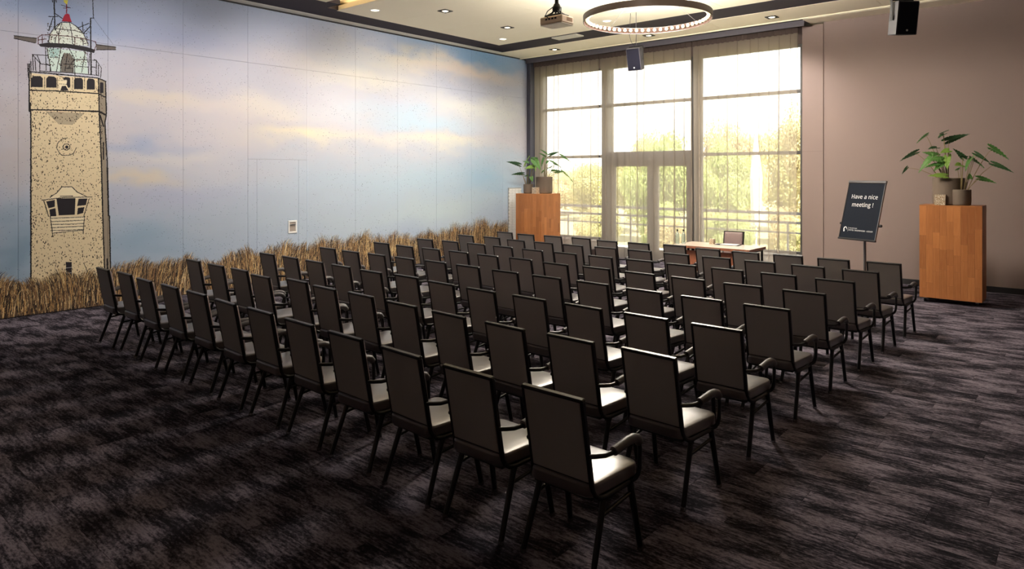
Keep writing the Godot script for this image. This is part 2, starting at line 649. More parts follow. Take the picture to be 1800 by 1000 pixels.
# ---------------------------------------------------------------- the window wall
func windows() -> void:
	var zc := BACK_Z - 0.10
	var bays := [[-11.42, -9.42], [-9.25, -7.02], [-6.87, -4.60]]
	var w := Node3D.new()
	w.name = "window_1"
	add_child(w)
	w.set_meta("kind", "structure")
	for x in [-9.335, -6.945]:
		part("window_post", span(Vector3(x - 0.085, 0, BACK_Z + 0.02), Vector3(x + 0.085, 4.70, BACK_Z - 0.26), 0.006), M.mullion, w)
	for b in [0, 2]:
		var x0: float = bays[b][0]
		var x1: float = bays[b][1]
		part("low_panel", span(Vector3(x0, 0, zc + 0.06), Vector3(x1, 0.34, zc - 0.06)), M.sill, w)
		part("window_sill", span(Vector3(x0, 0.34, zc + 0.10), Vector3(x1, 0.385, zc - 0.08), 0.006), M.sill, w)
		for y in [2.48, 3.74, 4.68, 0.41]:
			part("transom", span(Vector3(x0, y - 0.035, zc + 0.04), Vector3(x1, y + 0.035, zc - 0.04), 0.004), M.mullion, w)
		for sx in [x0 + 0.03, x1 - 0.03]:
			part("frame_stile", span(Vector3(sx - 0.03, 0.385, zc + 0.045), Vector3(sx + 0.03, 4.70, zc - 0.045), 0.004), M.mullion, w)
		for y in [[0.45, 2.44], [2.52, 3.70], [3.78, 4.64]]:
			part("pane", span(Vector3(x0 + 0.05, y[0] - 0.01, zc + 0.004), Vector3(x1 - 0.05, y[1] + 0.01, zc - 0.004)), M.glass, w)
	var m0: float = bays[1][0]
	var m1: float = bays[1][1]
	part("door_head", span(Vector3(m0, 2.37, zc + 0.06), Vector3(m1, 2.58, zc - 0.06), 0.006), M.mullion, w)
	for y in [3.74, 4.68]:
		part("transom", span(Vector3(m0, y - 0.035, zc + 0.04), Vector3(m1, y + 0.035, zc - 0.04), 0.004), M.mullion, w)
	for y in [[2.57, 3.70], [3.78, 4.64]]:
		part("pane", span(Vector3(m0 + 0.01, y[0] - 0.01, zc + 0.004), Vector3(m1 - 0.01, y[1] + 0.01, zc - 0.004)), M.glass, w)
	# a pair of glazed doors
	var mid := -8.05
	for k in 2:
		var x0: float = m0 + 0.02 if k == 0 else mid + 0.005
		var x1: float = mid - 0.005 if k == 0 else m1 - 0.02
		var d := Node3D.new()
		d.name = "door_%d" % (k + 2)
		add_child(d)
		d.set_meta("kind", "structure")
		var st := 0.14
		for sx in [x0 + st / 2, x1 - st / 2]:
			part("door_stile", span(Vector3(sx - st / 2, 0.02, zc + 0.05), Vector3(sx + st / 2, 2.372, zc - 0.03), 0.005), M.mullion, d)
		part("door_rail", span(Vector3(x0 + st, 2.22, zc + 0.05), Vector3(x1 - st, 2.372, zc - 0.03), 0.005), M.mullion, d)
		part("door_rail", span(Vector3(x0 + st, 0.02, zc + 0.05), Vector3(x1 - st, 0.24, zc - 0.03), 0.005), M.mullion, d)
		part("pane", span(Vector3(x0 + st - 0.01, 0.23, zc + 0.012), Vector3(x1 - st + 0.01, 2.23, zc + 0.004)), M.glass, d)
		var hx := x1 - st / 2 if k == 0 else x0 + st / 2
		part("door_handle", mb().tube([Vector3(hx, 1.05, zc + 0.05), Vector3(hx, 1.05, zc + 0.09), Vector3(hx + (-0.10 if k == 0 else 0.10), 1.05, zc + 0.09)], 0.009, 8), M.steel, d)
	# sheer curtains, one to a bay, hung from the rail to the floor
	var spans := [[-11.47, -9.43, "sheer beige curtain over the left window bay behind the left wooden plinth"], [-9.38, -6.96, "sheer beige curtain over the middle bay with the glazed doors"], [-6.91, -4.64, "sheer beige curtain over the right window bay behind the speaker's table"]]
	for s in spans:
		curtain(s[0], s[1], s[2])


func curtain(x0: float, x1: float, label: String) -> void:
	var o := thing("sheer_curtain", label, "curtain", Vector3((x0 + x1) / 2, 0, -14.2), 0.0, "sheer curtains along the window wall")
	var folds := []
	var x := x0
	while x < x1 - 0.05:
		var p := rng.randf_range(0.10, 0.28)
		if x + p > x1 - 0.08: p = x1 - x
		folds.append([x, p, [0.010, 0.014, 0.02, 0.034][rng.randi_range(0, 3)] * rng.randf_range(0.85, 1.1), rng.randf_range(0.028, 0.045), rng.randf_range(-0.03, 0.03), [2, 4, 4, 6][rng.randi_range(0, 3)]])
		x += p
	var ys := [0.015, 0.5, 1.2, 2.0, 2.8, 3.6, 4.3, 4.8, 4.89]
	for pass_ in 2:
		if pass_ == 1:
			# the heading is gathered into even pleats
			folds = []
			var n := int(round((x1 - x0) / 0.115))
			for i in n: folds.append([x0 + (x1 - x0) * i / n, (x1 - x0) / n, 1.9, 0.024, 0.0, 0])
		var m := mb()
		var rows: Array = ys if pass_ == 0 else [4.88, 5.045]
		var per := 16
		var cols: int = folds.size() * per + 1
		for r in rows.size():
			var y: float = rows[r]
			var down := clampf((5.05 - y) / 4.0, 0.0, 1.0)
			for i in cols:
				var f: Array = folds[mini(i / per, folds.size() - 1)]
				var j := i - mini(i / per, folds.size() - 1) * per
				if pass_ == 1:
					var t := float(j) / per
					m.vert(Vector3(f[0] + f[1] * t - f[2] * f[1] * sin(TAU * t) / TAU - (x0 + x1) / 2, y, f[3] * sin(TAU * t)), Vector3.ZERO)
					continue
				# a loose stretch of cloth, then a narrow gather where it lies in several layers
				var slack := 0.45 + 0.55 * down
				var px: float = f[0] + f[1] * minf(j / 8.0, 1.0) + f[4] * down
				var pz: float = f[3] * 0.6 * sin(PI * minf(j / 8.0, 1.0)) * slack
				if j > 8 and j < per:
					var zig: float = 1.0 if j % 2 == 1 else -1.0
					if j - 8 > f[5]: zig = 0.0
					px += zig * f[2] * slack
					pz = zig * f[3] * 0.7
				m.vert(Vector3(px - (x0 + x1) / 2, y, pz), Vector3.ZERO)
		var first := m.ix.size()
		for r in rows.size() - 1:
			for i in cols - 1:
				var a2 := r * cols + i
				m.face(a2, a2 + 1, a2 + cols + 1)
				m.face(a2, a2 + cols + 1, a2 + cols)
		m.smooth(0, first)
		part("drape" if pass_ == 0 else "heading_tape", m, M.sheer if pass_ == 0 else M.heading, o)


# ---------------------------------------------------------------- outside the window
func outside() -> void:
	var deck := struct("terrace", span(Vector3(-40, -0.35, -14.7), Vector3(20, -0.04, -17.2)), mat(rgb8(228, 224, 214), 0.8))
	struct("lawn", span(Vector3(-90, -0.9, -17.2), Vector3(50, -0.6, -90)), mat(rgb8(156, 152, 112), 0.9))
	var r := thing("terrace_railing", "grey metal railing along the terrace edge outside the window", "railing", Vector3(0, -0.04, -16.6))
	var metal := mat(rgb8(66, 66, 68), 0.6)
	for y in [[1.14, 0.036], [0.92, 0.03], [0.68, 0.018]]:
		part("rail", span(Vector3(-26, y[0] - y[1], -0.02), Vector3(4, y[0] + y[1], 0.02), 0.004), metal, r)
	for k in 13:
		part("railing_post", span(Vector3(-25.0 + 2.15 * k - 0.02, 0, -0.02), Vector3(-25.0 + 2.15 * k + 0.02, 0.9, 0.02), 0.003), metal, r)
	var crowns := []
	for k in 3: crowns.append(crown(k))
	var lm := []
	for c in [rgb8(172, 170, 120), rgb8(156, 168, 106), rgb8(182, 172, 132)]:
		var l := mat(c, 0.7, 0.2)
		l.backlight_enabled = true
		l.backlight = c
		lm.append(l)
	var bark := mat(rgb8(90, 74, 58), 0.9)
	# x, z, crown height, crown width, kind of foliage
	var spots := [[-15.4, -26.9, 4.6, 3.2, 0, "yellow-green tree outside behind the left glazed door"], [-13.0, -23.4, 4.6, 3.1, 1, "round green tree outside behind the right glazed door"],
		[-11.6, -27.6, 5.0, 3.3, 2, "golden tree outside just right of the post beside the doors"], [-10.1, -23.4, 4.1, 2.8, 1, "green tree outside behind the pale furled parasol"],
		[-7.9, -26.0, 5.3, 3.0, 2, "tallest golden tree outside near the right edge of the window"], [-5.2, -23.4, 4.6, 3.2, 0, "yellow-green tree outside past the right edge of the window"],
		[-26.3, -35.0, 3.0, 5.0, 2, "distant pale low tree outside above the left plinth's plants"], [-21.6, -32.0, 3.4, 4.6, 0, "distant low tree outside seen through the left window bay"],
		[-10.9, -31.4, 5.0, 4.4, 0, "tall pale tree outside showing above the furled parasol"],
		[-16.4, -31.6, 4.4, 4.2, 1, "distant green tree outside behind the post left of the doors"]]
	for s in spots:
		var t := thing("tree", s[5], "tree", Vector3(s[0], -0.6, s[1]), rng.randf() * TAU, "trees beyond the terrace")
		var c := part("crown", crowns[s[4]], lm[s[4]], t, Vector3(0, s[2] * 0.52, 0))
		c.scale = Vector3(s[3] / 2.0, s[2] * 0.5, s[3] / 2.0)
		part("trunk", mb().tube([Vector3.ZERO, Vector3(0.05, s[2] * 0.3, 0), Vector3(0, s[2] * 0.6, 0)], 0.16, 8, 0.07), bark, t)
	var shrubs := [[-15.4, "behind the left half of the left window bay"], [-13.7, "behind the right half of the left window bay"], [-12.2, "behind the left door leaf"], [-10.9, "behind the right door leaf"], [-9.8, "behind the post right of the doors"], [-8.9, "behind the candle glass on the table"], [-7.9, "behind the lone chair"], [-6.9, "behind the right end of the table"], [-5.9, "at the right edge of the window"]]
	for k in shrubs.size():
		var t := thing("shrub", "low green shrub beyond the railing, " + shrubs[k][1], "shrub", Vector3(shrubs[k][0], -0.6, -18.6 - 1.7 * (k % 2)), k * 1.3, "shrubs beyond the railing")
		var c := part("foliage", crowns[k % 3], lm[(k + 1) % 3], t, Vector3(0, 0.75, 0))
		c.scale = Vector3(0.82, 0.75 + 0.12 * (k % 4), 0.78)
		part("stem", mb().tube([Vector3.ZERO, Vector3(0.02, 0.7, 0)], 0.03, 6, 0.02), bark, t)
	var p := thing("furled_parasol", "pale furled parasol standing among the trees outside the right window bay", "parasol", Vector3(-8.35, -0.6, -21.6))
	part("pole", mb().tube([Vector3.ZERO, Vector3(0, 3.8, 0)], 0.03, 8), M.white, p)
	part("canopy", mb().lathe([Vector2(0.09, 1.0), Vector2(0.15, 1.4), Vector2(0.20, 2.5), Vector2(0.12, 3.2), Vector2(0.04, 3.85), Vector2(0.0, 3.9)], 14), M.white, p)


func crown(k: int) -> ArrayMesh:
	var m := mb()
	var r := RandomNumberGenerator.new()
	r.seed = 300 + k
	var lumps := []
	for i in 26:
		var d := Vector3(r.randfn(), r.randfn(), r.randfn()).normalized()
		lumps.append([d * r.randf_range(0.35, 0.78), r.randf_range(0.22, 0.42)])
	for i in 20000:
		var l: Array = lumps[r.randi_range(0, 25)]
		var d := Vector3(r.randfn(), r.randfn(), r.randfn()).normalized()
		var c: Vector3 = l[0] + d * l[1] * pow(r.randf(), 0.4)
		var a := Vector3(r.randfn(), r.randfn(), r.randfn()).normalized()
		var b := a.cross(d + Vector3(0.01, 0.02, 0)).normalized()
		var s := r.randf_range(0.014, 0.027)
		m.tri(c - b * s, c + b * s, c + a * s * 2.2)
	return m.mesh()


# ---------------------------------------------------------------- the printed mural on the left wall
class Print:
	# a drawing on a stretch of the wall; z0 is its left end, s pixels to the metre
	var im: Image
	var z0 := 0.0
	var s := 1.0
	var r := RandomNumberGenerator.new()

	func at(z: float, y: float) -> Vector2:
		return Vector2((z0 - z) * s, (5.1 - y) * s)

	func dab(p: Vector2, w: float, h: float, c: Color) -> void:
		im.fill_rect(Rect2i(int(p.x - w / 2), int(p.y - h / 2), maxi(1, int(round(w))), maxi(1, int(round(h)))), c)

	# filled outline, points in centimetres
	func poly(cm: Array, c: Color) -> void:
		var pts := PackedVector2Array()
		var lo := 1e9
		var hi := -1e9
		for i in range(0, cm.size(), 2):
			var p := at(cm[i] * 0.01, cm[i + 1] * 0.01)
			pts.append(p)
			lo = minf(lo, p.y); hi = maxf(hi, p.y)
		for y in range(maxi(0, int(lo)), mini(im.get_height() - 1, int(hi)) + 1):
			var cuts := []
			for i in pts.size():
				var a := pts[i]
				var b := pts[(i + 1) % pts.size()]
				if (a.y <= y + 0.5) != (b.y <= y + 0.5):
					cuts.append(a.x + (y + 0.5 - a.y) / (b.y - a.y) * (b.x - a.x))
			cuts.sort()
			for i in range(0, cuts.size() - 1, 2):
				im.fill_rect(Rect2i(int(cuts[i]), y, maxi(1, int(cuts[i + 1] - cuts[i])), 1), c)

	# broken pen line, width in millimetres
	func ink(cm: Array, mm: float, c := Color(0.10, 0.09, 0.10)) -> void:
		for i in range(0, cm.size() - 2, 2):
			var a := at(cm[i] * 0.01, cm[i + 1] * 0.01)
			var b := at(cm[i + 2] * 0.01, cm[i + 3] * 0.01)
			var n := maxi(2, int(a.distance_to(b) / 1.5))
			for k in n + 1:
				var w := maxf(1.0, mm * 0.00074 * s * r.randf_range(0.7, 1.15))
				dab(a.lerp(b, float(k) / n) + Vector2(r.randf_range(-0.5, 0.5), r.randf_range(-0.5, 0.5)), w, w, c)

	func specks(za: int, ya: int, zb: int, yb: int, count: int) -> void:
		var a := at(za * 0.01, ya * 0.01)
		var b := at(zb * 0.01, yb * 0.01)
		for i in count:
			var u := r.randf()
			if r.randf() < 0.55: u = u * u if r.randf() < 0.65 else 1.0 - u * u
			var w := r.randf_range(1.0, 3.2) * s / 290.0
			dab(Vector2(lerpf(a.x, b.x, u), lerpf(a.y, b.y, r.randf())), w, w * r.randf_range(0.8, 2.4), Color(0.14, 0.11, 0.10) if r.randf() < 0.7 else Color(0.42, 0.34, 0.27))


func sky_print() -> Image:
	# the whole printed sky at low resolution: 10 cm to the pixel, from z = 3 to the window wall
	var w := 348
	var h := 102
	var f := FastNoiseLite.new()
	f.seed = 12
	f.frequency = 0.02
	f.fractal_octaves = 4
	var im := Image.create(w, h, false, Image.FORMAT_RGB8)
	for y in h:
		for x in w:
			var z := 3.0 - x * 0.05
			var hh := 5.1 - y * 0.05
			var wz := z + 0.55 * f.get_noise_2d(x * 1.0, y * 2.5)
			var wy := hh + 0.30 * f.get_noise_2d(x * 1.0 + 500.0, y * 2.5) + 0.06 * f.get_noise_2d(x * 5.0, y * 9.0)
			var c := rgb8(168, 180, 208).lerp(rgb8(196, 192, 202), smoothstep(5.0, 2.8, wy)).lerp(rgb8(162, 178, 202), smoothstep(2.8, 0.9, wy))
			for b in SKY_PATCHES:
				var dz: float = (wz - b[0] * 0.01) / (b[2] * 0.01)
				var dy: float = (wy - b[1] * 0.01) / (b[3] * 0.01)
				var d := dz * dz + dy * dy
				if d < 5.0:
					c = c.lerp(rgb8(b[4], b[5], b[6]), b[7] * 0.01 * exp(-d * 1.1))
			im.set_pixel(x, y, c.lerp(Color.WHITE, 0.10))
	return im


func grass(k: Print, count: int, za: float, zb: float) -> void:
	# tall dry grass along the foot of the wall: shade behind, then blade by blade
	var f := FastNoiseLite.new()
	f.seed = 3
	f.frequency = 0.35
	for i in int((za - zb) / 0.012):
		var z := za - i * 0.012
		var top := grass_top(z) * (0.80 + 0.22 * f.get_noise_1d(z * 4.0))
		var p := k.at(z, top)
		var q := k.at(z, 0.0)
		var n := 9
		for j in n:
			var t := (j + k.r.randf()) / n
			var c := rgb8(178, 150, 110).lerp(rgb8(96, 80, 68), clampf(t * 1.3 + 0.35 * f.get_noise_2d(z * 6.0, t * 6.0), 0, 1))
			k.im.fill_rect(Rect2i(int(p.x), int(lerpf(p.y, q.y, float(j) / n)), int(ceil(0.02 * k.s)), int((q.y - p.y) / n + 3)), c)
	var tones := [rgb8(206, 176, 122), rgb8(190, 150, 96), rgb8(168, 136, 98), rgb8(222, 198, 152), rgb8(140, 106, 74), rgb8(40, 31, 27), rgb8(46, 37, 30), rgb8(36, 30, 28), rgb8(120, 88, 60), rgb8(62, 48, 40), rgb8(58, 46, 38), rgb8(96, 78, 62)]
	for i in count:
		var z := lerpf(za, zb, k.r.randf())
		var level := k.r.randf()
		var foot := grass_top(z) * lerpf(0.78, -0.05, level)
		var ln := k.r.randf_range(0.22, 0.46) * lerpf(0.75, 1.1, k.r.randf())
		ln = minf(ln, grass_top(z) * k.r.randf_range(0.86, 1.06) - foot + 0.03)
		if ln < 0.08: continue
		var bend := k.r.randf_range(0.25, 0.9) * (1.0 if f.get_noise_1d(z * 2.2) + k.r.randf_range(-0.35, 0.35) > -0.1 else -0.7)
		var c: Color = tones[k.r.randi_range(0, tones.size() - 1)]
		var wd := k.r.randf_range(0.004, 0.0095) * k.s
		var n := int(ln * k.s / 2.2)
		var p := k.at(z, foot)
		var ang := PI / 2 + 0.12 * bend
		for j in n:
			var t := float(j) / n
			ang += bend * 2.4 * t * t / n * 1.6
			p += Vector2(-cos(ang), -sin(ang)) * 2.2
			k.dab(p, wd * (1.3 - 0.8 * t), wd * (1.3 - 0.8 * t), c)


func grass_top(z: float) -> float:
	var tops := [[3.0, 0.56], [-2.55, 0.55], [-3.5, 0.52], [-4.0, 0.58], [-4.7, 0.66], [-5.6, 0.54], [-6.2, 0.67], [-7.5, 0.73], [-8.95, 0.78], [-9.7, 0.70], [-10.5, 0.68], [-12.4, 0.92], [-13.4, 0.74], [-14.4, 0.66]]
	for i in tops.size() - 1:
		if z <= tops[i][0] and z >= tops[i + 1][0]:
			return lerpf(tops[i][1], tops[i + 1][1], (tops[i][0] - z) / (tops[i][0] - tops[i + 1][0])) + 0.05 * sin(z * 7.0) + 0.035 * sin(z * 17.0 + 1.0)
	return 0.6


func print_of(sky: Image, z0: float, z1: float, w: int, seed_: int) -> Print:
	var k := Print.new()
	k.z0 = z0
	k.s = w / (z0 - z1)
	k.r.seed = seed_
	var piece := sky.get_region(Rect2i(int(round((3.0 - z0) / 0.05)), 0, int(round((z0 - z1) / 0.05)), 102))
	piece.resize(w, int(5.1 * k.s), Image.INTERPOLATE_CUBIC)
	k.im = piece
	# pen specks over the sky, denser in drifts
	var f := FastNoiseLite.new()
	f.seed = 21
	f.frequency = 0.8
	for i in 14000:
		var z := lerpf(z0, z1, k.r.randf())
		var y := k.r.randf_range(0.6, 5.1)
		if f.get_noise_2d(z, y * 1.6) + k.r.randf_range(-0.5, 0.5) < 0.12: continue
		var d := k.r.randf_range(0.8, 2.3) * k.s / 290.0
		k.dab(k.at(z, y), d, d, rgb8(98, 104, 128) if k.r.randf() < 0.8 else rgb8(52, 50, 58))
	return k


func mural() -> void:
	var sky := sky_print()
	var edges := [-0.447, -1.607, -2.767, -3.93, -5.077, -6.229, -7.445, -8.582, -9.70, -10.86, -12.02, -13.18, -14.365]
	var a := print_of(sky, -0.447, -7.445, 2048, 1)
	lighthouse(a)
	grass(a, 11000, -0.447, -7.445)
	var b := print_of(sky, -7.445, -14.365, 1536, 2)
	grass(b, 10000, -7.445, -14.365)
	var mats := []
	for k in [a, b]:
		var m := mat(Color.WHITE, 0.55, 0.35)
		m.albedo_texture = tex(k.im)
		m.texture_repeat = false
		mats.append(m)
	var plain := mat(rgb8(180, 186, 204), 0.55, 0.35)
	var wl := struct("wall_left", span(Vector3(-12.0, 0, 3.3), Vector3(WALL_X - 0.022, 5.6, -14.7)), M.core)
	var gap := 0.0013
	var joint := 4.06
	for i in edges.size() - 1:
		var which := 0 if i < 6 else 1
		for lev in 2:
			var y0 := 0.012 if lev == 0 else joint + gap
			var y1 := joint - gap if lev == 0 else CEIL
			if i == 5 and lev == 0:
				# the panel that holds the flush door: filler strips at both sides and above
				mural_panel(wl, "mural_panel", mats[which], a if which == 0 else b, edges[i] - gap, -6.405 + gap, 0.012, 2.31)
				mural_panel(wl, "mural_panel", mats[which], a, -7.259 - gap, edges[i + 1] + gap, 0.012, 2.31)
				mural_panel(wl, "mural_panel", mats[which], a, edges[i] - gap, edges[i + 1] + gap, 2.31 + 2 * gap, y1)
				continue
			mural_panel(wl, "mural_panel", mats[which], a if which == 0 else b, edges[i] - gap, edges[i + 1] + gap, y0, y1)
	for z in [3.0, 1.85, 0.70]:
		part("mural_panel", span(Vector3(WALL_X - 0.02, 0.012, z - gap), Vector3(WALL_X, CEIL, z - 1.15 + gap), 0.003), plain, wl)
	var d := Node3D.new()
	d.name = "door_1"
	add_child(d)
	d.set_meta("kind", "structure")
	var leaf := mural_panel(d, "door_leaf", mats[0], a, -6.405 - gap, -7.259 + gap, 0.012, 2.31)
	# recessed pull handle
	var hz := -7.125
	var hy := 1.035
	var fr := mb()
	for s in [-1.0, 1.0]:
		fr.box(Vector3(0.008, s * 0.106, 0), Vector3(0.016, 0.034, 0.186), 0.004)
		fr.box(Vector3(0.008, 0, s * 0.078), Vector3(0.016, 0.184, 0.03), 0.004)
	var plate := part("handle_plate", fr, M.white, d, Vector3(WALL_X, hy, hz))
	part("recess", boxm(Vector3(0.0015, 0, 0), Vector3(0.003, 0.184, 0.134)), mat(rgb8(166, 154, 144), 0.5), plate)
	part("lever", mb().tube([Vector3(0.004, 0.045, -0.05), Vector3(0.022, 0.045, -0.05), Vector3(0.022, 0.042, 0.055)], 0.011, 10), M.chrome, plate)


func mural_panel(parent: Node, called: String, m: Material, k: Print, z0: float, z1: float, y0: float, y1: float) -> MeshInstance3D:
	# board 2 cm thick; its face carries its own stretch of the print
	var s := mb()
	s.box(Vector3(WALL_X - 0.0115, (y0 + y1) / 2, (z0 + z1) / 2), Vector3(0.019, y1 - y0, z0 - z1))
	var x := WALL_X - 0.002
	var b := 0.002
	var uv := func(z: float, y: float) -> Vector2:
		var p := k.at(z, y)
		return Vector2(p.x / k.im.get_width(), p.y / k.im.get_height())
	var o := [Vector3(x, y0, z0), Vector3(x, y0, z1), Vector3(x, y1, z1), Vector3(x, y1, z0)]
	var n := [Vector3(WALL_X, y0 + b, z0 - b), Vector3(WALL_X, y0 + b, z1 + b), Vector3(WALL_X, y1 - b, z1 + b), Vector3(WALL_X, y1 - b, z0 - b)]
	for i in s.t.size():
		s.t[i] = uv.call(clampf(s.v[i].z, z1, z0), s.v[i].y)
	s.quad(n[0], n[1], n[2], n[3], [uv.call(z0, y0), uv.call(z1, y0), uv.call(z1, y1), uv.call(z0, y1)])
	for i in 4:
		var j := (i + 1) % 4
		s.quad(o[i], o[j], n[j], n[i], [uv.call(o[i].z, o[i].y), uv.call(o[j].z, o[j].y), uv.call(o[j].z, o[j].y), uv.call(o[i].z, o[i].y)])
	return part(called, s, m, parent)


# ---------------------------------------------------------------- lamps in the ceiling
func ceiling_lamps() -> void:
	var warm := Color(1.0, 0.965, 0.92)
	var ring_mesh := mb().lathe([Vector2(0.075, -0.006), Vector2(0.095, -0.004), Vector2(0.098, 0.0)], 24)
	var disc := mb().lathe([Vector2(0.0, -0.012), Vector2(0.05, -0.010), Vector2(0.075, -0.002)], 24)
	var seen := {"-10.27/-7.98": "round glowing ceiling downlight nearest the light cove", "-10.27/-11.58": "round glowing ceiling downlight in the raft corner above the mural", "-7.49/-11.58": "round glowing ceiling downlight seen through the ring chandelier",
		"-7.49/-7.98": "round ceiling downlight left of the projector, above the picture", "-4.71/-11.58": "round ceiling downlight right of the ring chandelier, above the picture", "-4.71/-7.98": "round ceiling downlight in front of the projector, above the picture",}
	var k := 0
	for x in [-10.27, -7.49, -4.71]:
		for z in [-11.58, -7.98]:
			var key := "%.2f/%.2f" % [x, z]
			var t := thing("downlight", seen[key], "ceiling light", Vector3(x, CEIL, z), 0.0, "round downlights in the ceiling raft")
			part("rim", ring_mesh, M.white, t)
			part("lens", disc, M.lamp, t)
			spot(Vector3(x, CEIL - 0.03, z), Vector3(x, 0, z), 62.0, DOWN_E, warm, 0.06, 1.0)
			k += 1
	# square black gimbal lights
	var sq := [[-9.31, -8.87, -WALL_X - 2.2, "square black downlight in the raft nearer the light cove"], [-9.38, -10.72, 0.0, "square black downlight in the raft nearer the window"], [-9.3, -6.4, 0.0, "square black downlight over the mural towards the lighthouse, just above the picture"], [-9.3, -4.2, 0.0, "square black downlight right of the printed lighthouse, above the picture"], [-9.3, -2.2, 0.0, "square black downlight in front of the printed lighthouse, above the picture"]]
	for s in sq:
		gimbal(Vector3(s[0], CEIL, s[1]), Vector3(-11.69, 2.9, s[1] - 0.4), s[3])
	var st := [[-10.165, "square black downlight in the window strip above the left window bay"], [-7.56, "square black downlight in the window strip behind the ring chandelier"], [-4.86, "square black downlight in the window strip above the right window bay"]]
	for s in st:
		gimbal(Vector3(s[0], CEIL, -13.38), Vector3(s[0] + 0.3, 1.6, -14.365), s[1])
	# grey cassette grille set in the dark band
	var v := thing("ceiling_vent", "pale grey rectangular air grille in the dark ceiling band", "air vent", Vector3(-9.0, CEIL + 0.004, -12.32))
	part("plate", boxm(Vector3(0, -0.012, 0), Vector3(0.68, 0.024, 0.29), 0.004), M.vent, v)
	for i in 6:
		part("slat", boxm(Vector3(0, -0.028, -0.10 + 0.04 * i), Vector3(0.62, 0.008, 0.022), 0.002), M.vent, v)
	chandelier(Vector3(-5.42, 4.5, -9.53), 1.0)


func gimbal(at: Vector3, aim: Vector3, label: String) -> void:
	var t := thing("gimbal_spotlight", label, "ceiling light", at, 0.0, "square black spotlights in the ceiling")
	var f := mb()
	for s in [-1.0, 1.0]:
		f.box(Vector3(s * 0.085, -0.006, 0), Vector3(0.035, 0.012, 0.205))
		f.box(Vector3(0, -0.006, s * 0.085), Vector3(0.135, 0.012, 0.035))
	part("frame", f, M.blackmatt, t)
	part("lamp_head", mb().lathe([Vector2(0.0, -0.016), Vector2(0.045, -0.014), Vector2(0.06, -0.004)], 18), M.lamp, t)
	spot(at + Vector3(0, -0.03, 0), aim, 48.0, WASH_E, Color(1.0, 0.975, 0.95), 0.05, 1.0)


func chandelier(at: Vector3, r: float) -> void:
	var where := "large bronze ring chandelier with round bulbs inside its band, near the projector"
	var t := thing("ring_chandelier", where, "chandelier", at)
	var hh := 0.05
	part("ring_band", mb().lathe([Vector2(r, -hh), Vector2(r, hh), Vector2(r - 0.012, hh), Vector2(r - 0.012, -hh), Vector2(r, -hh)], 72), M.bronze, t)
	part("inner_lining", mb().lathe([Vector2(r - 0.014, hh - 0.004), Vector2(r - 0.014, -hh + 0.004)], 72), M.lining, t)
	var count := 58
	var bulb := mb().lathe([Vector2(0.0, -0.028), Vector2(0.016, -0.023), Vector2(0.026, -0.010), Vector2(0.026, 0.008), Vector2(0.017, 0.021), Vector2(0.0, 0.028)], 10).mesh()
	var holder := mb().lathe([Vector2(0.013, -0.02), Vector2(0.013, 0.02)], 8).mesh()
	for i in count:
		var a := TAU * i / count
		var d := Vector3(cos(a), 0, sin(a))
		var h := part("bulb", bulb, M.bulb, t, d * (r - 0.062))
		part("socket", holder, M.bronze, h, d * 0.034, Vector3(0, -a, PI / 2))
	for i in 12:
		var a := TAU * (i + 0.5) / 12
		omni(at + Vector3(cos(a), 0, sin(a)) * (r - 0.55), RING_E, Color(1.0, 0.97, 0.93), 0.12)
	var top := CEIL - at.y
	for i in 4:
		var a := TAU * i / 4 + 0.4
		part("suspension_wire", mb().tube([Vector3(cos(a) * (r - 0.006), hh, sin(a) * (r - 0.006)), Vector3(cos(a) * 0.08, top - 0.02, sin(a) * 0.08)], 0.003, 6), M.steel, t)
	part("canopy", mb().lathe([Vector2(0.0, top - 0.04), Vector2(0.11, top - 0.038), Vector2(0.12, top)], 24), M.bronze, t)


# ---------------------------------------------------------------- chairs
func rounded(w: float, d0: float, d1: float, y: float, r: float, inset: float, wf := 1.0) -> Array:
	# outline seen from above, counter-clockwise; d0 is the front (small z), d1 the rear
	var out := []
	var hx := w / 2 - inset
	var z0 := d0 + inset
	var z1 := d1 - inset
	var rr := maxf(r - inset, 0.004)
	var corners := [[hx - rr, z0 + rr], [rr - hx, z0 + rr], [rr - hx * wf, z1 - rr], [hx * wf - rr, z1 - rr]]
	for q in 4:
		for k in 5:
			var ang := (q + k / 4.0) * PI / 2
			out.append(Vector3(corners[q][0] + rr * cos(ang), y, corners[q][1] - rr * sin(ang)))
	return out


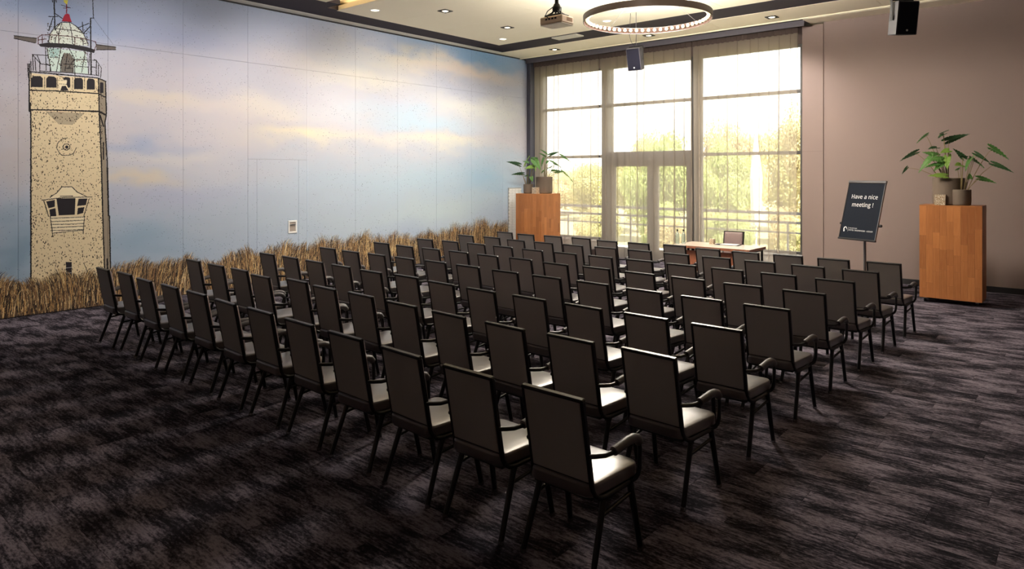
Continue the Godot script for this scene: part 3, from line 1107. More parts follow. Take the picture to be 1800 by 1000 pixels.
func make_chair() -> Node3D:
	var t := thing("banquet_armchair", "", "chair")
	var tilt := atan2(0.085, 0.458)
	# backrest group: built in its own plane, y along the back, then leaned
	var xf := Transform3D(Basis(Vector3.RIGHT, tilt), Vector3(0, 0.47, -0.085))
	var L := 0.466
	var fr := mb()
	for s in [-1.0, 1.0]:
		fr.box(Vector3(s * 0.19, L / 2 - 0.012, -0.004), Vector3(0.022, L - 0.024 + 0.02, 0.028), 0.005, xf)
	fr.box(Vector3(0, L - 0.011, -0.004), Vector3(0.402, 0.022, 0.034), 0.006, xf)
	fr.box(Vector3(0, 0.008, -0.004), Vector3(0.36, 0.018, 0.024), 0.005, xf)
	part("back_frame", fr, M.black, t)
	var rings := []
	# cushion as a loft from rear to front: built lying down, then turned up
	for s in [[0.003, 0.012], [0.006, 0.004], [0.012, 0.0], [0.03, 0.0], [0.042, 0.006], [0.048, 0.02], [0.052, 0.05]]:
		var o := rounded(0.358, 0.0, 0.428, s[0], 0.02, s[1])
		var turned := []
		for p in o: turned.append(xf * Vector3(p.x, 0.019 + p.z, 0.006 - p.y))
		rings.append(turned)
	part("backrest", mb().loft(rings), M.cushion, t)
	part("back_panel", mb().box(Vector3(0, 0.233, 0.0065), Vector3(0.362, 0.434, 0.007), 0.003, xf), M.panel, t)
	# seat
	var seat := []
	for s in [[0.405, 0.02], [0.408, 0.006], [0.418, 0.0], [0.462, 0.0], [0.466, 0.001], [0.474, 0.004], [0.478, 0.010], [0.484, 0.035], [0.489, 0.10]]:
		seat.append(rounded(0.45, -0.50, -0.06, s[0], 0.06, s[1], 0.93))
	part("seat", mb().loft(seat), M.vinyl, t)
	part("seat_pan", boxm(Vector3(0, 0.395, -0.28), Vector3(0.38, 0.018, 0.38), 0.005), M.blackmatt, t)
	for s in [-1.0, 1.0]:
		var side := [Vector3(s * 0.19, 0.475, -0.086), Vector3(s * 0.192, 0.445, -0.092), Vector3(s * 0.198, 0.415, -0.104), Vector3(s * 0.206, 0.397, -0.13), Vector3(s * 0.212, 0.391, -0.17), Vector3(s * 0.216, 0.391, -0.38), Vector3(s * 0.217, 0.386, -0.41)]
		part("side_rail", mb().tube(side, 0.015, 8), M.black, t)
		var rear := part("leg", mb().tube([Vector3(s * 0.205, 0.395, -0.185), Vector3(s * 0.207, 0.36, -0.165), Vector3(s * 0.225, 0.018, -0.043)], 0.0195, 8, 0.016), M.black, t)
		part("glide", mb().lathe([Vector2(0.018, 0.0), Vector2(0.018, 0.007), Vector2(0.0165, 0.024)], 10, Vector3(s * 0.2255, 0, -0.0415)), M.chrome, rear)
		var front := part("leg", mb().tube([Vector3(s * 0.219, 0.395, -0.405), Vector3(s * 0.236, 0.018, -0.482)], 0.0195, 8, 0.016), M.black, t)
		part("glide", mb().lathe([Vector2(0.018, 0.0), Vector2(0.018, 0.007), Vector2(0.0165, 0.024)], 10, Vector3(s * 0.2365, 0, -0.4835)), M.chrome, front)
		part("stretcher", mb().tube([Vector3(s * 0.211, 0.30, -0.144), Vector3(s * 0.222, 0.335, -0.417)], 0.0105, 8), M.black, t)
		# arm: from the upright forwards, over the front, down to the leg
		var arm := [Vector3(s * 0.195, 0.628, -0.052), Vector3(s * 0.214, 0.622, -0.095), Vector3(s * 0.235, 0.618, -0.14), Vector3(s * 0.25, 0.622, -0.20), Vector3(s * 0.256, 0.634, -0.26), Vector3(s * 0.258, 0.643, -0.32), Vector3(s * 0.259, 0.642, -0.375), Vector3(s * 0.26, 0.63, -0.412), Vector3(s * 0.26, 0.605, -0.432), Vector3(s * 0.26, 0.57, -0.440), Vector3(s * 0.258, 0.47, -0.440), Vector3(s * 0.253, 0.435, -0.437), Vector3(s * 0.24, 0.41, -0.428), Vector3(s * 0.222, 0.398, -0.412)]
		var ar := part("armrest", mb().tube(arm, 0.0135, 8), M.black, t)
		var padp := []
		for q in arm.slice(3, 9): padp.append(q + Vector3(0, 0.004, 0))
		part("arm_pad", mb().tube(padp, 0.025, 12), M.pad, ar)
	part("front_rail", mb().tube([Vector3(-0.218, 0.388, -0.40), Vector3(0.218, 0.388, -0.40)], 0.010, 8), M.black, t)
	part("rear_rail", mb().tube([Vector3(-0.206, 0.388, -0.17), Vector3(0.206, 0.388, -0.17)], 0.010, 8), M.black, t)
	return t


func chairs() -> void:
	var proto := make_chair()
	var ord := ["first", "second", "third", "fourth", "fifth", "sixth", "seventh", "eighth"]
	for r in 8:
		for c in 12:
			var o: Node3D = proto
			if r + c > 0:
				o = proto.duplicate()
				o.name = numbered("banquet_armchair")
				add_child(o)
			var x: float = CHAIR_X[r][c] * 0.001
			var z: float = CHAIR_Z[r][c] * 0.001
			o.position = Vector3(x, 0, z)
			o.rotation.y = deg_to_rad(-2.0 + rng.randf_range(-1.6, 1.6))
			var row: String = ["nearest the camera", "second from the camera", "third from the camera", "fourth from the camera", "fifth from the camera", "third from the window", "second from the window", "nearest the window"][r]
			var col: String = ("%s from the mural end" % ord[c]) if c < 6 else ("%s from the right end" % ord[11 - c])
			if c == 0: col = "at the mural end"
			if c == 11: col = "at the right end"
			tag(o, "grey black-framed armchair, %s of the row %s" % [col, row], "chair", "armchairs in the audience rows")
	var sp := proto.duplicate()
	sp.name = numbered("banquet_armchair")
	add_child(sp)
	sp.position = Vector3(-5.40, 0, -12.87)
	sp.rotation.y = PI + 0.05
	tag(sp, "lone padded armchair behind the speaker's table, facing the rows", "chair")


# where each chair of the eight rows stands, in millimetres: the middle of its back, row by row from the camera
const CHAIR_X := [
	[-8934, -8342, -7688, -7055, -6463, -5827, -5235, -4614, -3989, -3358, -2737, -2145],
	[-8924, -8253, -7649, -7001, -6409, -5817, -5225, -4583, -3961, -3346, -2754, -2155],
	[-8869, -8262, -7639, -7033, -6376, -5784, -5155, -4552, -3940, -3335, -2729, -2137],
	[-8840, -8231, -7639, -7047, -6455, -5853, -5206, -4587, -3978, -3342, -2736, -2140],
	[-8843, -8202, -7610, -7014, -6413, -5821, -5169, -4577, -3960, -3363, -2748, -2141],
	[-8780, -8188, -7596, -6992, -6360, -5755, -5150, -4546, -3930, -3337, -2733, -2129],
	[-8755, -8163, -7514, -6901, -6309, -5717, -5125, -4510, -3915, -3310, -2709, -2113],
	[-8667, -8067, -7475, -6883, -6266, -5674, -5082, -4459, -3864, -3272, -2673, -2081]]
const CHAIR_Z := [
	[-2943, -2969, -2927, -2926, -2924, -2890, -2887, -2863, -2835, -2805, -2778, -2795],
	[-3998, -3975, -3965, -3869, -3956, -3893, -3887, -3840, -3804, -3784, -3793, -3799],
	[-5005, -4996, -4966, -4943, -4891, -4916, -4844, -4804, -4793, -4777, -4771, -4765],
	[-5974, -5948, -5956, -5956, -5973, -5947, -5902, -5883, -5869, -5809, -5781, -5760],
	[-6991, -6937, -6945, -6938, -6908, -6908, -6817, -6836, -6792, -6778, -6743, -6720],
	[-7878, -7906, -7911, -7875, -7822, -7814, -7793, -7793, -7749, -7733, -7714, -7671],
	[-8850, -8902, -8795, -8775, -8767, -8792, -8790, -8739, -8723, -8679, -8647, -8610],
	[-9818, -9727, -9776, -9809, -9684, -9698, -9788, -9639, -9595, -9604, -9568, -9590]]


# ---------------------------------------------------------------- furniture
func plinth(label: String, a: Vector3, b: Vector3) -> Node3D:
	# a = left front bottom corner, b = right rear top corner
	var t := thing("wooden_plinth", label, "plinth", Vector3((a.x + b.x) / 2, 0, (a.z + b.z) / 2))
	var sx := b.x - a.x
	var sz := a.z - b.z
	var y0 := 0.075
	var y1 := b.y
	part("carcass", span(Vector3(-sx / 2 + 0.012, y0, sz / 2 - 0.012), Vector3(sx / 2 - 0.012, y1 - 0.012, -sz / 2 + 0.012)), M.wood2, t)
	# glued staves on the four sides and the top
	for face_ in 5:
		var wide: float = sx if face_ in [0, 2, 4] else sz
		var tall: float = y1 - y0 if face_ < 4 else sz
		if face_ in [1, 3]: wide -= 0.024
		if face_ < 4: tall -= 0.012
		var n := int(round(wide / 0.088))
		var sw := wide / n
		for i in n:
			var y := 0.0
			var first := true
			while y < tall - 0.01:
				var l := rng.randf_range(0.22, 0.62) * (rng.randf_range(0.4, 1.0) if first else 1.0)
				first = false
				if face_ == 4 or y + l > tall - 0.12: l = tall - y
				var s := boxm(Vector3.ZERO, Vector3(sw - 0.0006, l - 0.0006, 0.012), 0.0006)
				var k := [0, 0, 1, 2, 4, 0, 3, 4, 5][rng.randi_range(0, 8)] as int
				var o := part("stave", s, M["wood%d" % k], t)
				var u := -wide / 2 + sw * (i + 0.5)
				var vy := y0 + y + l / 2
				if face_ == 0: o.position = Vector3(u, vy, sz / 2 - 0.006)
				elif face_ == 1:
					o.rotation.y = PI / 2
					o.position = Vector3(sx / 2 - 0.006, vy, -u)
				elif face_ == 2: o.position = Vector3(u, vy, -sz / 2 + 0.006)
				elif face_ == 3:
					o.rotation.y = PI / 2
					o.position = Vector3(-sx / 2 + 0.006, vy, u)
				else:
					o.rotation.x = -PI / 2
					o.position = Vector3(u, y1 - 0.006, 0)
				y += l
	for px in [-1.0, 1.0]:
		for pz in [-1.0, 1.0]:
			var c := part("castor", mb().tube([Vector3(-0.014, 0, 0), Vector3(0.014, 0, 0)], 0.028, 14), M.blackmatt, t, Vector3(px * (sx / 2 - 0.07), 0.028, pz * (sz / 2 - 0.07)))
			part("castor_fork", boxm(Vector3(0, 0.030, 0), Vector3(0.045, 0.034, 0.035), 0.004), M.steel, c)
	return t


func pot_plant(called: String, label: String, at: Vector3, r: float, h: float, leaves: Array) -> void:
	var t := thing(called, label, "potted plant", at)
	part("pot", mb().lathe([Vector2(r * 0.86, 0.0), Vector2(r * 0.96, 0.015), Vector2(r, 0.06), Vector2(r, h - 0.006), Vector2(r - 0.006, h), Vector2(r - 0.02, h), Vector2(r - 0.024, h - 0.05)], 32), M.pot, t)
	part("soil", mb().lathe([Vector2(r - 0.022, h - 0.045), Vector2(r * 0.5, h - 0.03), Vector2(0.0, h - 0.028)], 20), M.soil, t)
	for l in leaves:
		# joint of leaf and stalk, tip of the leaf, both in centimetres from the foot of the pot; half width in centimetres; tone
		var j := Vector3(l[0], l[1], l[2]) * 0.01
		var tip := Vector3(l[3], l[4], l[5]) * 0.01
		var root := Vector3(clampf(j.x * 0.25, -r * 0.5, r * 0.5), h - 0.035, clampf(j.z * 0.25, -r * 0.5, r * 0.5))
		var mid := root.lerp(j, 0.55) + Vector3(0, 0.18 * (j - root).length(), 0)
		var path := []
		for i in 9:
			var q := i / 8.0
			path.append(root.lerp(mid, q).lerp(mid.lerp(j, q), q))
		var st := part("stalk", mb().tube(path, 0.0065, 6, 0.003), M.stem, t)
		part("leaf", leaf_mesh(j, tip, l[6] * 0.0075, l[8] * 0.1), M.leaf[l[7]], st)


func leaf_mesh(j: Vector3, tip: Vector3, half: float, roll: float) -> MB:
	# arrow-shaped leaf with two back lobes, a fold along the midrib, a wavy edge and a drooping tip
	var m := mb()
	var ax := (tip - j)
	var ln := ax.length()
	var d := ax / ln
	var side := d.cross(Vector3.UP)
	side = side.normalized() if side.length() > 0.05 else Vector3.RIGHT
	side = side.rotated(d, roll)
	var up := side.cross(d).normalized()
	# along, half width, from the back of the lobes to the tip
	var prof := [[-0.30, 0.42, 0.62], [-0.18, 0.20, 0.92], [-0.05, 0.04, 1.0], [0.08, 0.0, 0.98], [0.24, 0.0, 0.90], [0.42, 0.0, 0.74], [0.60, 0.0, 0.53], [0.78, 0.0, 0.30], [0.92, 0.0, 0.11], [1.0, 0.0, 0.0]]
	var fine := []
	for i in prof.size() - 1:
		for k in 3:
			var w := k / 3.0
			fine.append([lerpf(prof[i][0], prof[i + 1][0], w), lerpf(prof[i][1], prof[i + 1][1], w), lerpf(prof[i][2], prof[i + 1][2], w)])
	fine.append(prof[-1])
	for i in fine.size():
		# shallow scallops along the edge
		if i % 2 and fine[i][0] > -0.2: fine[i][2] *= 0.86
	prof = fine
	for s in [-1.0, 1.0]:
		var base := m.v.size()
		for i in prof.size():
			var q: Array = prof[i]
			var droop: float = -0.16 * ln * q[0] * q[0] if q[0] > 0 else -0.05 * ln * absf(q[0])
			var wave := 0.10 * half * sin(i * 1.9)
			var c: Vector3 = j + d * (q[0] * ln) + up * droop
			m.vert(c + side * (s * q[1] * half) + up * (0.10 * half), Vector3.ZERO)
			m.vert(c + side * (s * (q[1] + q[2]) * 0.5 * half) + up * (0.22 * half + 0.05 * wave), Vector3.ZERO)
			m.vert(c + side * (s * q[2] * half) + up * (0.18 * half + wave), Vector3.ZERO)
		var first := m.ix.size()
		for i in prof.size() - 1:
			for k in 2:
				var a := base + i * 3 + k
				if s > 0:
					m.face(a, a + 1, a + 4); m.face(a, a + 4, a + 3)
				else:
					m.face(a, a + 4, a + 1); m.face(a, a + 3, a + 4)
		m.smooth(base, first)
	# raised midrib
	m.tube([j, j + d * ln * 0.5 - up * 0.04 * ln, j + d * ln * 0.92 - up * 0.135 * ln], 0.0035, 5, 0.001)
	return m


func tealight(label: String, at: Vector3, w: float, h: float) -> void:
	var t := thing("tealight_holder", label, "candle holder", at)
	var g := mb()
	var x := w / 2
	for s in [-1.0, 1.0]:
		g.box(Vector3(s * (x - 0.006), h / 2, 0), Vector3(0.012, h, w), 0.003)
		g.box(Vector3(0, h / 2, s * (x - 0.006)), Vector3(w - 0.024, h, 0.012), 0.003)
	g.box(Vector3(0, 0.006, 0), Vector3(w - 0.02, 0.012, w - 0.02))
	part("mosaic_glass", g, M.mosaic, t)
	part("candle", mb().lathe([Vector2(0.03, 0.012), Vector2(0.03, 0.05), Vector2(0.0, 0.052)], 16), M.paper, t)


func furniture() -> void:
	plinth("wide wooden block plinth on castors against the brown wall beside the sign", Vector3(-2.21, 0, -12.57), Vector3(-1.375, 1.55, -13.07))
	plinth("wooden block plinth in the corner between the mural and the curtains", Vector3(-11.18, 0, -13.10), Vector3(-10.35, 1.55, -13.86))
	tealight("small mosaic glass candle holder on the right plinth", Vector3(-1.93, 1.55, -12.66), 0.155, 0.165)
	tealight("small mosaic glass candle holder between the pots on the left plinth", Vector3(-10.66, 1.55, -13.25), 0.14, 0.155)
	# speaker's table
	var t := thing("speaker_table", "long narrow wooden table with modesty panel in front of the curtains", "table", Vector3(-5.31, 0, -11.97))
	part("tabletop", boxm(Vector3(0, 0.728, 0), Vector3(1.44, 0.006, 0.77), 0.002), M.tabletop, t)
	part("table_edge", boxm(Vector3(0, 0.703, 0), Vector3(1.436, 0.044, 0.766), 0.004), M.tablewood, t)
	part("modesty_panel", boxm(Vector3(0, 0.42, 0.30), Vector3(1.28, 0.44, 0.018), 0.004), M.tablewood, t)
	for x in [-0.42, 0.42]:
		for s in [-0.04, 0.04]:
			part("panel_bracket", boxm(Vector3(x + s, 0.662, 0.30), Vector3(0.03, 0.05, 0.03), 0.004), M.blackmatt, t)
	for sx in [-1.0, 1.0]:
		for sz in [-1.0, 1.0]:
			part("leg", mb().tube([Vector3(sx * 0.665, 0.0, sz * 0.33), Vector3(sx * 0.665, 0.685, sz * 0.33)], 0.02, 10), M.black, t)
		part("under_rail", boxm(Vector3(sx * 0.665, 0.665, 0), Vector3(0.03, 0.03, 0.64), 0.004), M.black, t)
	var bp := [Vector2(0.0, 0.0), Vector2(0.034, 0.0), Vector2(0.037, 0.006), Vector2(0.037, 0.15), Vector2(0.030, 0.185), Vector2(0.014, 0.215), Vector2(0.013, 0.25), Vector2(0.0105, 0.25), Vector2(0.0115, 0.213), Vector2(0.027, 0.184), Vector2(0.034, 0.15), Vector2(0.034, 0.01), Vector2(0.0, 0.008)]
	var wp := [Vector2(0.0, 0.0085), Vector2(0.0335, 0.0105), Vector2(0.0335, 0.12), Vector2(0.0, 0.12)]
	for k in 2:
		var b := thing("water_bottle", ["clear glass water bottle at the left end of the table", "clear glass water bottle on the table, the one nearer the candle glass"][k], "bottle", Vector3(-6.04 + 0.10 * k, 0.731, -11.76 - 0.05 * k), 0.0, "water bottles on the table")
		part("glass_body", mb().lathe(bp, 20), M.clear, b)
		part("cap", mb().lathe([Vector2(0.016, 0.238), Vector2(0.016, 0.268), Vector2(0.0, 0.27)], 14), M.blackmatt, b)
	tealight("small mosaic glass candle holder on the speaker's table beside the notepad", Vector3(-5.52, 0.731, -12.14), 0.085, 0.095)
	var pad := thing("notepad", "white notepad on a dark folder on the table before the chair", "notepad", Vector3(-5.22, 0.731, -12.16), 0.12)
	part("folder", boxm(Vector3(0, 0.003, 0), Vector3(0.44, 0.006, 0.24), 0.002), M.blackmatt, pad)
	part("paper_block", boxm(Vector3(0.03, 0.010, 0.0), Vector3(0.30, 0.008, 0.21), 0.001), M.paper, pad)
	var pen := thing("pen", "thin dark pen lying left of the notepad", "pen", Vector3(-5.34, 0.742, -12.10), 0.5)
	part("barrel", mb().tube([Vector3(-0.07, 0.004, 0), Vector3(0.055, 0.004, 0), Vector3(0.07, 0.004, 0)], 0.004, 8), M.blackmatt, pen)
	# poster stand
	var st := thing("sign_stand", "tilted black poster stand with white greeting lettering beside the right plinth", "sign", Vector3(-3.061, 0, -12.616), -deg_to_rad(26.1))
	var lean := Transform3D(Basis(Vector3.RIGHT, deg_to_rad(-15.05)), Vector3(0, 1.425, 0))
	part("base_plate", mb().lathe([Vector2(0.0, 0.0), Vector2(0.22, 0.0), Vector2(0.22, 0.008), Vector2(0.20, 0.016), Vector2(0.0, 0.02)], 32, Vector3(0, 0, -0.06)), M.blackmatt, st)
	part("pole", mb().tube([Vector3(0, 0.015, -0.06), Vector3(0, 1.36, -0.06)], 0.022, 12), M.steel, st)
	var had := st.get_child_count()
	var pb := part("poster", boxm(Vector3(0, 0, 0.0), Vector3(0.69, 0.99, 0.012), 0.002), M.navy, st)
	part("backing", boxm(Vector3(0, 0, -0.012), Vector3(0.71, 1.01, 0.012), 0.002), M.blackmatt, st)
	part("clip_rail", boxm(Vector3(0, 0.495, 0.006), Vector3(0.74, 0.05, 0.036), 0.010), M.steel, st)
	part("clip_rail", boxm(Vector3(0, -0.505, 0.006), Vector3(0.74, 0.03, 0.036), 0.008), M.blackmatt, st)
	for s in [-1.0, 1.0]:
		part("side_rail", boxm(Vector3(s * 0.352, 0, 0.002), Vector3(0.018, 0.98, 0.026), 0.004), M.steel if s > 0 else M.blackmatt, st)
		part("clamp_knob", mb().tube([Vector3(s * 0.362, -0.24, -0.02), Vector3(s * 0.40, -0.24, -0.02)], 0.022, 12), M.blackmatt, st)
	for i in range(had, st.get_child_count()):
		var o: Node3D = st.get_child(i)
		o.transform = lean * o.transform
	lettering("Have a nice", pb, Vector3(0.0, 0.235, 0.0075), 0.098, 0.505)
	lettering("meeting !", pb, Vector3(-0.01, 0.095, 0.0075), 0.098, 0.41)
	lettering("VAN DER VALK", pb, Vector3(-0.107, -0.318, 0.0075), 0.022, 0.155)
	lettering("HOTEL SASSENHEIM - LEIDEN", pb, Vector3(0.045, -0.352, 0.0075), 0.030, 0.46)
	var em := mb()
	for i in 9:
		# open arch of the emblem, thick at the left and thin at the right
		var a0 := PI * (1.12 - 0.13 * i)
		var a1 := PI * (1.12 - 0.13 * (i + 1))
		var w0 := lerpf(0.022, 0.007, i / 9.0)
		var w1 := lerpf(0.022, 0.007, (i + 1) / 9.0)
		var c := Vector3(-0.262, -0.340, 0.0075)
		var p0 := Vector3(cos(a0), sin(a0) * 1.2, 0)
		var p1 := Vector3(cos(a1), sin(a1) * 1.2, 0)
		em.quad(c + p0 * (0.036 - w0), c + p1 * (0.036 - w1), c + p1 * 0.036, c + p0 * 0.036)
	em.box(Vector3(-0.281, -0.368, 0.007), Vector3(0.022, 0.03, 0.001))
	em.box(Vector3(-0.205, -0.340, 0.007), Vector3(0.003, 0.075, 0.001))
	part("emblem", em, M.white, pb)
	# white painted brick slip standing against the end of the mural
	var br := thing("brick_panel", "white painted brick strip at the foot of the mural beside the left plinth", "brick panel", Vector3(WALL_X + 0.004, 0, -13.62))
	part("mortar", span(Vector3(0, 0, 0.24), Vector3(0.022, 1.68, -0.26)), mat(rgb8(168, 168, 164), 0.9), br)
	var bm := boxm(Vector3.ZERO, Vector3(0.016, 0.040, 0.116), 0.003).mesh()
	for row in 37:
		for k in 4:
			part("brick", bm, M.white, br, Vector3(0.026, 0.024 + row * 0.0447, 0.182 - 0.123 * k - (0.0 if row % 2 else 0.02)))
	var bx := thing("floor_box", "small dark box on the floor before the curtain left of the doors", "box", Vector3(-9.44, 0, -13.9))
	part("casing", boxm(Vector3(0, 0.11, 0), Vector3(0.16, 0.20, 0.14), 0.01), mat(rgb8(60, 44, 40), 0.6), bx)
	for s in [-1.0, 1.0]:
		part("foot", boxm(Vector3(s * 0.05, 0.006, 0), Vector3(0.03, 0.012, 0.12), 0.003), M.blackmatt, bx)


func lettering(text: String, parent: Node, at: Vector3, height: float, width: float) -> void:
	var tm := TextMesh.new()
	var f := SystemFont.new()
	f.font_names = PackedStringArray(["Droid Sans"])
	tm.font = f
	tm.text = text
	tm.font_size = 64
	tm.pixel_size = 0.01
	tm.depth = 0.02
	tm.curve_step = 2.0
	var bb := tm.get_aabb().size
	var o := part("lettering", tm, M.white, parent, at)
	var s := width / maxf(bb.x, 0.01)
	# condensed letters: height set apart from width
	o.scale = Vector3(s, height / 0.47 * 0.74, 0.05)


# ---------------------------------------------------------------- projector, loudspeakers
func hung_things() -> void:
	var p := thing("projector", "ceiling-hung white projector on a black mount beside the ring chandelier", "projector", Vector3(-5.42, 4.05, -7.18))
	var body := boxm(Vector3(0, 0, 0), Vector3(0.36, 0.10, 0.27), 0.014)
	part("body", body, M.projector, p)
	part("underside", boxm(Vector3(0, -0.054, 0), Vector3(0.35, 0.012, 0.26), 0.005), M.projwhite, p)
	for k in 5:
		part("vent_slot", boxm(Vector3(0.181, 0.008, -0.09 + 0.026 * k), Vector3(0.004, 0.05, 0.014)), mat(rgb8(150, 112, 80), 0.7), p)
	for k in 4:
		part("socket", boxm(Vector3(-0.07 + 0.05 * k, 0.012, 0.136), Vector3(0.034, 0.024, 0.006), 0.002), M.blackmatt, p)
	part("lens", mb().tube([Vector3(0.06, 0, -0.13), Vector3(0.06, 0, -0.165)], 0.034, 18), M.blackmatt, p)
	part("mount_plate", boxm(Vector3(0, 0.066, 0), Vector3(0.26, 0.03, 0.20), 0.006), M.blackmatt, p)
	for s in [[-0.12, 0.09], [0.12, 0.09], [-0.12, -0.09], [0.12, -0.09]]:
		part("mount_arm", mb().tube([Vector3(s[0], 0.06, s[1]), Vector3(s[0] * 0.4, 0.11, s[1] * 0.4), Vector3(0, 0.20, 0)], 0.012, 8), M.blackmatt, p)
	part("swivel", mb().lathe([Vector2(0.0, 0.12), Vector2(0.055, 0.13), Vector2(0.06, 0.18), Vector2(0.035, 0.23), Vector2(0.0, 0.235)], 16), M.blackmatt, p)
	part("drop_pole", mb().tube([Vector3(0, 0.2, 0), Vector3(0, CEIL - 4.05, 0)], 0.026, 12), M.blackmatt, p)
	part("ceiling_rose", mb().lathe([Vector2(0.0, CEIL - 4.05 - 0.03), Vector2(0.075, CEIL - 4.05 - 0.025), Vector2(0.08, CEIL - 4.05)], 20), M.blackmatt, p)
	part("aerial", mb().tube([Vector3(0.10, 0.06, 0.08), Vector3(0.10, 0.15, 0.08)], 0.005, 6), M.blackmatt, p)
	part("aerial", mb().tube([Vector3(0.13, 0.06, 0.08), Vector3(0.13, 0.155, 0.08)], 0.005, 6), M.blackmatt, p)
	part("cable", mb().tube([Vector3(-0.03, 0.02, 0.14), Vector3(-0.04, 0.05, 0.19), Vector3(-0.03, 0.11, 0.16), Vector3(0.0, 0.2, 0.04)], 0.006, 6), M.blackmatt, p)
	loudspeaker("hung_loudspeaker", "dark hanging loudspeaker in front of the window curtains", Vector3(-6.66, 4.22, -11.3), 0.12, 0.26)
	loudspeaker("hung_loudspeaker", "dark hanging loudspeaker above the brown wall near the right edge", Vector3(-1.93, 4.04, -9.9), 0.75, 0.16)


func loudspeaker(called: String, label: String, at: Vector3, yaw: float, pitch: float) -> void:
	var t := thing(called, label, "loudspeaker", at, yaw)
	var lean := Basis(Vector3.RIGHT, pitch)
	var cab := mb()
	var w := 0.135
	# tapered cabinet: wide front, narrower back
	var pts := [Vector3(w, 0, 0.11), Vector3(w * 0.72, 0, -0.13), Vector3(-w * 0.72, 0, -0.13), Vector3(-w, 0, 0.11)]
	var rings := []
	for y in [-0.21, -0.20, 0.20, 0.21]:
		var r := []
		for q in pts: r.append(Vector3(q.x * (0.96 if absf(y) > 0.205 else 1.0), y, q.z * (0.96 if absf(y) > 0.205 else 1.0)))
		rings.append(r)
	for i in 3:
		for k in 4:
			var j := (k + 1) % 4
			cab.quad(rings[i][k], rings[i][j], rings[i + 1][j], rings[i + 1][k])
	cab.quad(rings[3][0], rings[3][1], rings[3][2], rings[3][3])
	cab.quad(rings[0][3], rings[0][2], rings[0][1], rings[0][0])
	for o in [part("casing", cab, M.speaker, t), part("grille", boxm(Vector3(0, 0, 0.114), Vector3(0.245, 0.395, 0.012), 0.005), M.grille, t), part("badge", mb().tube([Vector3(0, -0.155, 0.119), Vector3(0, -0.155, 0.122)], 0.013, 14), M.white, t)]:
		o.basis = lean
	part("bracket", mb().box(Vector3(0.136, 0.0, -0.01), Vector3(0.008, 0.05, 0.05)).box(Vector3(-0.136, 0.0, -0.01), Vector3(0.008, 0.05, 0.05)).box(Vector3(0, 0.235, -0.01), Vector3(0.28, 0.008, 0.05)).box(Vector3(0.136, 0.12, -0.01), Vector3(0.008, 0.235, 0.04)).box(Vector3(-0.136, 0.12, -0.01), Vector3(0.008, 0.235, 0.04)), M.blackmatt, t)
	part("drop_rod", mb().tube([Vector3(0, 0.23, -0.01), Vector3(0, CEIL - at.y - 0.001, -0.01)], 0.006, 8), M.speaker, t)
	part("speaker_cable", mb().tube([Vector3(-0.03, 0.24, -0.02), Vector3(-0.10, 0.32, -0.02), Vector3(-0.14, 0.45, -0.02), Vector3(-0.12, CEIL - at.y - 0.002, -0.02)], 0.004, 6), M.blackmatt, t)


